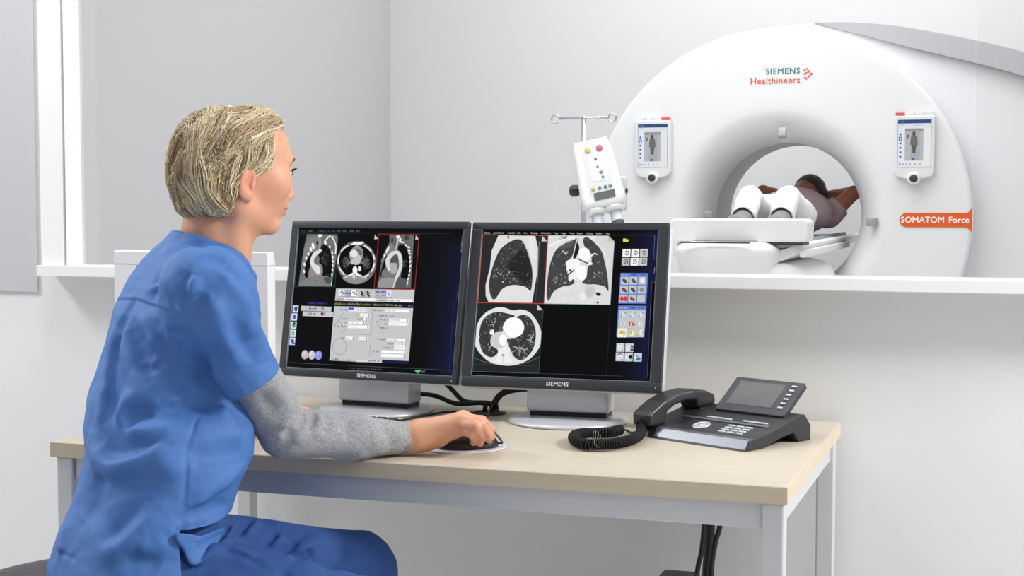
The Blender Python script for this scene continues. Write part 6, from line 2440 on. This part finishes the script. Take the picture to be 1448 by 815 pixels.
# corner of the front panel folded over the lap
flap_px = [(250, 754), (284, 757), (318, 747), (306, 770), (277, 799), (259, 777)]
under = lambda p: np.minimum(tr_base(p), top_full(p))
cen_ = np.mean(flap_px, 0)
rings_ = []
edge_ = [np.array(q, float) for q in spline(flap_px, 6, True)]
for t in (1.0, .8, .6, .4, .2):
    rings_.append([cen_ + (e_ - cen_) * t for e_ in edge_])
vv, ff = [], []
view = -FW
for ri, rg in enumerate(rings_):
    for e_ in rg:
        q = trace(under, e_[0], e_[1])
        b1 = .008 + .004 * math.sin(e_[0] * .16 + e_[1] * .09)
        vv.append(q + view * b1)
ne = len(edge_)
for ri in range(4):
    for k in range(ne):
        ff.append((ri * ne + k, ri * ne + (k + 1) % ne, (ri + 1) * ne + (k + 1) % ne, (ri + 1) * ne + k))
qc = trace(under, cen_[0], cen_[1]) + view * .009
vv.append(qc)
for k in range(ne):
    ff.append((4 * ne + k, 4 * ne + (k + 1) % ne, 5 * ne))
nb_ = len(vv)
vv += [v - view * .005 for v in vv]
ff += [tuple(nb_ + i for i in f[::-1]) for f in ff]
for k in range(ne):
    ff.append((k, nb_ + k, nb_ + (k + 1) % ne, (k + 1) % ne))
MB().add(vv, ff, 0, True).build('hem_corner', M_scrub, woman)
for (x, y, z), dr in ((ANL, A3(.55, .83, 0)), (ANR, A3(.95, .3, 0))):
    a = A3(x, y, .045)

    def shoe(p):
        d = smin(cap(p, a - dr * .05, a + dr * .12, .040, .036), cap(p, a + Zd * .06, a, .042, .042), .03)
        return smax(smax(d, .001 - p[:, 2], .004), p[:, 2] - .105, .004)
    V, F = surface_nets(shoe, a - A3(.2, .2, .06), a + A3(.22, .22, .1), .005)
    mesh_np('shoe', V, F, mat('white_clog', rgb(225, 225, 225), .5), woman)

# ---------------------------------------------------------------- hair
def hair_local(q):
    qa = q.copy()
    qa[:, 1] = np.abs(qa[:, 1])
    d = ell(q, (-.012, 0, .050), (.103, .088, .083))
    d = smin(d, ell(q, (.040, .004, .104), (.042, .056, .034)), .03)
    d = smin(d, ell(q, (-.048, 0, .000), (.066, .077, .066)), .03)
    d = smin(d, ell(qa, (-.036, .052, -.024), (.044, .034, .040)), .02)
    d = smin(d, ell(q, (-.066, 0, -.050), (.026, .050, .020)), .02)
    # keep the face, the ear and the neck clear
    face = cap(q, (.085, -.09, .045), (.085, .09, .045), .058)
    face2 = rbox(q, (.12, 0, .0), (.067, .2, .098), .02)
    d = smax(d, -face2, .02)
    d = smax(d, -ell(qa, (.055, .10, -.005), (.050, .06, .034)), .012)
    d = smax(d, -ell(qa, (.006, .098, -.004), (.0175, .030, .024)), .010)
    d = smax(d, -ell(qa, (.018, .085, -.045), (.040, .06, .040)), .012)
    return d


def hair_noise(q):
    return .0035 * np.sin(26 * np.arctan2(q[:, 1], -(q[:, 0] + .01)) + 30 * q[:, 2] + 2 * np.sin(40 * q[:, 0])) + .0015 * fbm(q, 80, 2.)


def hair_base(p):
    q = w2h(p)
    return (hair_local(q) + .008 - hair_noise(q)) * np.float32(HS) * .75


V, F = surface_nets(hair_base, HO - .2, HO + .2, .0030)
V, F = keep_large(V, F)
hair = mesh_np('hair', V, F, mat('hair_underlayer', rgb(150, 124, 88), .6), woman)

rs = np.random.RandomState(11)


def hgrad(q, f, e=.0015):
    g = np.stack([f(q + np.float32(v) * e) - f(q - np.float32(v) * e) for v in np.eye(3)], 1)
    return g / (np.linalg.norm(g, axis=1, keepdims=True) + 1e-9)


def hflow(q):
    """combing direction in head units: swept up and back from the brow, down the sides, turning under at the nape"""
    x, y, z = q[:, 0], q[:, 1], q[:, 2]
    top = 1 / (1 + np.exp(-(z - .085) / .014))
    low = 1 / (1 + np.exp((z + .010) / .014))
    sx = -.46 * (1 - low) + .55 * low * (x < -.03) + .10 * low * (x >= -.03)
    back = 1 / (1 + np.exp((x + .085) / .016))
    d = np.stack([sx - .62 * top + back * .45, np.sign(y + .012) * (.9 * top) + 0 * y, -(.95 - .55 * top)], 1)
    return d / np.linalg.norm(d, axis=1, keepdims=True)


# lock roots spread over the surface of the hair volume
NL = 300
cand = (rs.rand(9000, 3) - .5) * np.array([.30, .24, .30]) + np.array([-.02, 0, .03])
cand = cand.astype(np.float32)
for _ in range(8):
    cand = cand - hgrad(cand, hair_local) * hair_local(cand)[:, None] * .8
ok = np.abs(hair_local(cand)) < .002
cand = cand[ok]
sel = [0]
dist = np.linalg.norm(cand - cand[0], axis=1)
while len(sel) < min(NL, len(cand)):
    k = int(dist.argmax())
    sel.append(k)
    dist = np.minimum(dist, np.linalg.norm(cand - cand[k], axis=1))
roots = cand[sel]
NS, ST = 34, 20
root = np.repeat(roots, NS, 0) + rs.normal(0, .0042, (len(roots) * NS, 3)).astype(np.float32)
lock = np.repeat(np.arange(len(roots)), NS)
depth = (rs.rand(len(root)) * .0075 - .0015).astype(np.float32) + np.repeat(rs.rand(len(roots)) ** 1.5 * .011, NS).astype(np.float32)
lenL = np.repeat(.10 + .05 * rs.rand(len(roots)), NS) * (0.8 + .35 * rs.rand(len(root)))
jit = np.repeat(rs.normal(0, .16, (len(roots), 3)), NS, 0) + rs.normal(0, .05, (len(root), 3))
ph = np.repeat(rs.rand(len(roots)) * 6.28, NS)


def walk(q, sgn):
    out = [q.copy()]
    step = (lenL / ST)[:, None]
    for i in range(ST):
        dr = hflow(q) + jit + .28 * np.stack([np.sin(ph + q[:, 2] * 70), np.cos(ph * 1.3 + q[:, 0] * 60), 0 * ph], 1)
        g = hgrad(q, hair_local)
        dr = dr - g * (dr * g).sum(1, keepdims=True) * .9
        dr /= np.linalg.norm(dr, axis=1, keepdims=True) + 1e-9
        q = (q + sgn * dr * step * .5).astype(np.float32)
        g = hgrad(q, hair_local)
        q = (q - g * (hair_local(q) + depth)[:, None]).astype(np.float32)
        out.append(q.copy())
    return out


bk = walk(root.astype(np.float32), -1)
fw_ = walk(root.astype(np.float32), 1)
paths = np.stack(bk[::-1] + fw_[1:], 1)          # strands x points x 3
# drop points that left the volume (over the face or the ear)
n_s, n_p = paths.shape[:2]
inside = hair_local(paths.reshape(-1, 3)).reshape(n_s, n_p) < .004
inside &= ~((paths[:, :, 0] > .062) & (paths[:, :, 2] < .085))
wd_ = .00050 * (0.65 + .7 * rs.rand(n_s))
tt = np.linspace(0, 1, n_p)
prof = np.minimum(1, np.minimum(tt, 1 - tt) * 5 + .12)
W3 = HO + (paths.reshape(-1, 3) * HS) @ HM.T
W3 = W3.reshape(n_s, n_p, 3)
tan = np.gradient(W3, axis=1)
tan /= np.linalg.norm(tan, axis=2, keepdims=True) + 1e-12
nrm = (hgrad(paths.reshape(-1, 3).astype(np.float32), hair_local) @ HM.T).reshape(n_s, n_p, 3)
sid = np.cross(tan, nrm)
sid /= np.linalg.norm(sid, axis=2, keepdims=True) + 1e-12
nrm = np.cross(sid, tan)
K = 4
ang = np.arange(K) * 2 * PI / K
r_ = (wd_[:, None] * prof[None])[..., None, None]
ring = W3[:, :, None, :] + r_ * (sid[:, :, None, :] * np.cos(ang)[None, None, :, None] * 1.5 + nrm[:, :, None, :] * np.sin(ang)[None, None, :, None] * .8)
idx = np.arange(n_s * n_p * K).reshape(n_s, n_p, K)
seg_ok = inside[:, :-1] & inside[:, 1:]
q4 = np.stack([idx[:, :-1, :], np.roll(idx, -1, 2)[:, :-1, :], np.roll(idx, -1, 2)[:, 1:, :], idx[:, 1:, :]], -1)
q4 = q4[seg_ok].reshape(-1, 4)
pal = np.array([s2l([v / 255 for v in c]) for c in [(232, 219, 188), (218, 201, 164), (188, 163, 124), (242, 232, 208), (140, 115, 84), (224, 209, 176), (204, 184, 146)]])
lc = pal[rs.randint(0, len(pal), len(roots))]
sc_ = (np.repeat(lc, NS, 0) * .62 + pal[rs.randint(0, len(pal), n_s)] * .38) * (.85 + .3 * rs.rand(n_s))[:, None]
col = np.repeat(sc_, n_p * K, 0)
used = np.zeros(n_s * n_p * K, bool)
used[q4.ravel()] = True
rm = np.cumsum(used) - 1
strands = mesh_np('hair_strands', ring.reshape(-1, 3)[used], rm[q4], mat('blond_hair', rgb(214, 192, 150), .42, attr='Col', spec=.4), hair, colors=col[used])

# ================================================================= PATIENT ON THE TABLE
PXY = lambda x, y, Y: on_y(x, y, Y)
zt0 = zpan + .012          # lying surface
pt_ = empty('person', (TXC, 7.2, zpan), 'patient lying on the scanner table, white trousers, knees bent, arms behind head', 'person')
kneeL, kneeR = PXY(1060, 280, 6.85), PXY(1114, 280, 6.85)
footL, footR = PXY(1046, 302, 6.50), PXY(1101, 303, 6.50)
footL[2] = footR[2] = zt0 + .055
hipL, hipR = A3(TXC - .085, 7.22, zt0 + .10), A3(TXC + .085, 7.22, zt0 + .10)
chest = A3(TXC + .02, 7.60, zt0 + .12)
shoL, shoR = A3(TXC - .165, 7.74, zt0 + .10), A3(TXC + .185, 7.74, zt0 + .10)
headc = PXY(1143, 274, 7.93)
elbL, elbR = PXY(1079, 272, 7.84), PXY(1207, 273, 7.80)
hanL, hanR = headc + A3(-.07, .07, -.02), headc + A3(.085, .07, -.01)


HT = math.radians(42)
XH = A3(.97, .24, .0)
FH = A3(-.24 * math.sin(HT) * .6 - .12, -math.sin(HT), math.cos(HT))
FH /= np.linalg.norm(FH)
XH -= FH * (XH @ FH)
XH /= np.linalg.norm(XH)
CH = np.cross(FH, XH)
HR3 = np.stack([XH, CH, FH], 1)


def hl_rot(p):
    """head leaning up on the pillow: turn space so that the face looks along +z"""
    return ((p - np.float32(headc)) @ np.float32(HR3)) + np.float32(headc)


def pat_body(p):
    d = chain(p, [hipL, kneeL, footL], [.072, .044, .030])
    d = np.minimum(d, chain(p, [hipR, kneeR, footR], [.072, .044, .030]))
    d = smin(d, ell(p, (hipL + hipR) / 2, (.15, .12, .09)), .03)
    d = smin(d, cap(p, (hipL + hipR) / 2, chest, .085, .10), .05)
    d = smin(d, ell(p, chest + A3(0, .05, 0), (.17, .16, .10)), .05)
    for S, E, H_ in ((shoL, elbL, hanL), (shoR, elbR, hanR)):
        d = smin(d, cap(p, S, E, .047, .036), .03)
        d = smin(d, cap(p, E, H_, .036, .024), .012)
        dr = (H_ - E) / np.linalg.norm(H_ - E)
        for k in range(4):
            a = H_ + A3(0, .008, -.022 + .015 * k)
            d = smin(d, cap(p, a, a + dr * (.05 + .01 * (k in (1, 2))), .010, .0075), .008)
        d = smin(d, cap(p, H_, H_ + dr * .03 + A3(0, -.03, .02), .012, .009), .008)
    d = smin(d, cap(p, chest + A3(0, .14, .0), headc + A3(0, -.01, -.03), .055, .052), .03)
    # head lying back: crown away, face up towards the left
    b0 = d
    p0 = p
    p = hl_rot(p)
    hd = ell(p, headc, (.073, .098, .082))
    hd = smin(hd, ell(p, headc + A3(-.012, -.045, .030), (.055, .075, .060)), .03)
    hd = smin(hd, cap(p, headc + A3(-.020, -.030, .085), headc + A3(-.022, -.048, .092), .008, .009), .016)
    hd = smin(hd, ell(p, headc + A3(-.018, -.082, .076), (.022, .012, .010)), .008)
    hd = smin(hd, ell(p, headc + A3(-.016, -.108, .062), (.022, .020, .020)), .02)
    for s in (-1, 1):
        hd = smax(hd, -sph(p, headc + A3(-.016 + s * .030, -.018, .094), .012), .012)
        hd = smin(hd, ell(p, headc + A3(s * .074, .0, .0), (.008, .018, .026)), .008)
    return smin(b0, hd, .02)


def pfloor(p, d):
    return smax(d, zt0 + .001 - p[:, 2], .01)


lo_, hi_ = (-1.62, 6.30, zt0 - .02), (-.55, 8.20, zt0 + .40)
V, F = surface_nets(lambda p: pfloor(p, pat_body(p)), lo_, hi_, .0052)
V, F = keep_large(V, F)
mesh_np('body', V, F, mat('patient_skin', rgb(184, 116, 80), .5), pt_)


def pat_trousers(p):
    d = chain(p, [hipL, kneeL, footL + (kneeL - footL) * .28], [.088, .056, .055], .01)
    d = smin(d, chain(p, [hipR, kneeR, footR + (kneeR - footR) * .28], [.088, .056, .055], .01), .015)
    d = smin(d, ell(p, (hipL + hipR) / 2, (.175, .14, .11)), .04)
    d = d - .005 * fbm(p, 26, 2.) - .002 * fbm(p, 60, 5.)
    for K_, A_ in ((kneeL, footL), (kneeR, footR)):
        c = A_ + (K_ - A_) * .30
        dr = (K_ - A_) / np.linalg.norm(K_ - A_)
        d = np.where(plane(p, c, dr) < 0, np.maximum(d, -plane(p, c, dr) * (sph(p, c, .14) < 0) - 10 * (sph(p, c, .14) >= 0)), d)
        d = smax(d, -cap(p, c - dr * .05, c + dr * .03, .049, .046), .004)
    return pfloor(p, d) * .8


V, F = surface_nets(pat_trousers, lo_, hi_, .0052)
V, F = keep_large(V, F)
mesh_np('trousers', V, F, mat('white_trousers', rgb(238, 238, 236), .85), pt_)


def pat_shirt(p):
    d = cap(p, (hipL + hipR) / 2 + A3(0, .06, 0), chest, .118, .122)
    d = smin(d, ell(p, chest + A3(0, .05, 0), (.195, .175, .118)), .05)
    for S, E in ((shoL, elbL), (shoR, elbR)):
        d = smin(d, smax(cap(p, S, S + (E - S) * .5, .066, .060), plane(p, S + (E - S) * .42, E - S), .004), .03)
    d = d - .003 * fbm(p, 30, 6.)
    d = smax(d, p[:, 1] - (chest[1] + .185), .01)
    return pfloor(p, d) * .85


V, F = surface_nets(pat_shirt, lo_, hi_, .0052)
V, F = keep_large(V, F)
mesh_np('shirt', V, F, mat('mauve_shirt', rgb(186, 160, 166), .85), pt_)
hc = headc + A3(.012, .020, -.004)


def pat_hair(p):
    p = hl_rot(p)
    d = ell(p, hc, (.085, .098, .088))
    d = smax(d, -ell(p, headc + A3(-.030, -.075, .045), (.060, .085, .085)), .012)
    return d - .002 * fbm(p, 90, 3.)


V, F = surface_nets(pat_hair, headc - .16, headc + .16, .004)
mesh_np('hair', V, F, mat('dark_hair', rgb(52, 44, 44), .6), pt_)
for K_, A_ in ((kneeL, footL), (kneeR, footR)):
    tw = A3(-.004, -.10, .055)

    def shoe2(p):
        a = A_ + A3(0, .02, 0)
        d = smin(cap(p, a + A3(0, 0, -.010), a + A3(-.006, -.11, .018), .043, .040), cap(p, a, a + (K_ - A_) * .32, .046, .046), .03)
        return smax(pfloor(p, d), plane(p, A_ + (K_ - A_) * .33, K_ - A_), .004)
    V, F = surface_nets(shoe2, A_ - .22, A_ + .22, .005)
    mesh_np('shoe', V, F, mat('grey_shoe', rgb(128, 129, 131), .7), pt_)

# ================================================================= CAMERA AND LIGHT
cam = bpy.data.cameras.new('camera')
cam.sensor_fit = 'HORIZONTAL'
cam.sensor_width = 36.0
cam.lens = 36.0 * FPX / 1448.0
cam.clip_start = 0.05
cam.clip_end = 60
co = bpy.data.objects.new('camera', cam)
R3 = Matrix(((RT[0], UP[0], -FW[0]), (RT[1], UP[1], -FW[1]), (RT[2], UP[2], -FW[2])))
co.matrix_world = Matrix.Translation(CAM) @ R3.to_4x4()
COL.objects.link(co)
SC.camera = co


def area(name, loc, target, size, energy, col=(1, 1, 1), sy=None):
    l = bpy.data.lights.new(name, 'AREA')
    l.shape = 'RECTANGLE'
    l.size = size
    l.size_y = sy or size
    l.energy = energy
    l.color = col
    o = bpy.data.objects.new(name, l)
    o.location = loc
    d = Vector(target) - Vector(loc)
    o.rotation_euler = d.to_track_quat('-Z', 'Y').to_euler()
    COL.objects.link(o)
    return o


wd = bpy.data.worlds.new('room_light')
SC.world = wd
wd.use_nodes = True
bg = wd.node_tree.nodes['Background']
# soft surroundings: bright above and to both sides, dimmer behind the camera
wn, wl = wd.node_tree.nodes, wd.node_tree.links
wt = wn.new('ShaderNodeTexCoord')
wx = wn.new('ShaderNodeSeparateXYZ')
wl.new(wt.outputs['Generated'], wx.inputs['Vector'])


def wmath(op, a, b):
    n = wn.new('ShaderNodeMath')
    n.operation = op
    for i, v in enumerate((a, b)):
        if isinstance(v, (int, float)):
            n.inputs[i].default_value = v
        else:
            wl.new(v, n.inputs[i])
    return n.outputs[0]


x2 = wmath('MULTIPLY', wmath('POWER', wmath('ABSOLUTE', wx.outputs['X'], 0), 2.0), .72)
zz = wmath('MULTIPLY', wmath('MAXIMUM', wx.outputs['Z'], 0), .55)
wl.new(wmath('ADD', wmath('ADD', x2, zz), .11), bg.inputs['Strength'])
bg.inputs['Color'].default_value = (0.97, 0.985, 1.0, 1)
# control room: ceiling lamp over the desk, plus added unseen key, rim and fill lights
area('ceiling_lamp', (-1.9, 2.3, 3.2), (-1.5, 2.4, .8), .7, 17, (1, .985, .96))
area('key_light_right', (1.7, 2.5, 2.45), (-1.2, 2.35, .95), .5, 80, (1, .99, .97))
area('rim_light_left', (-4.0, 2.1, 2.9), (-1.4, 2.3, 1.0), .6, 52, (.97, .98, 1))
area('fill_light_front', (.6, -.6, 3.4), (-.8, 3.0, .5), 1.6, 7, (1, .99, .97))
# scanner room: added overhead area lights, no fittings in view
area('scanner_room_light', (-1.6, 5.4, 3.6), (-1.2, 6.8, .8), 2.6, 62)
area('scanner_room_light_rear', (-1.0, 7.4, 4.2), (-1.2, 9.0, .8), 3.0, 106)
vs_ = SC.view_settings
vs_.view_transform = 'Standard'
vs_.look = 'None'
vs_.gamma = 1.0
vs_.use_curve_mapping = False
vs_.exposure = 0.0
SC.cycles.use_denoising = True
SC.cycles.max_bounces = 8
SC.cycles.transparent_max_bounces = 12
SC.cycles.caustics_reflective = False
SC.cycles.caustics_refractive = False
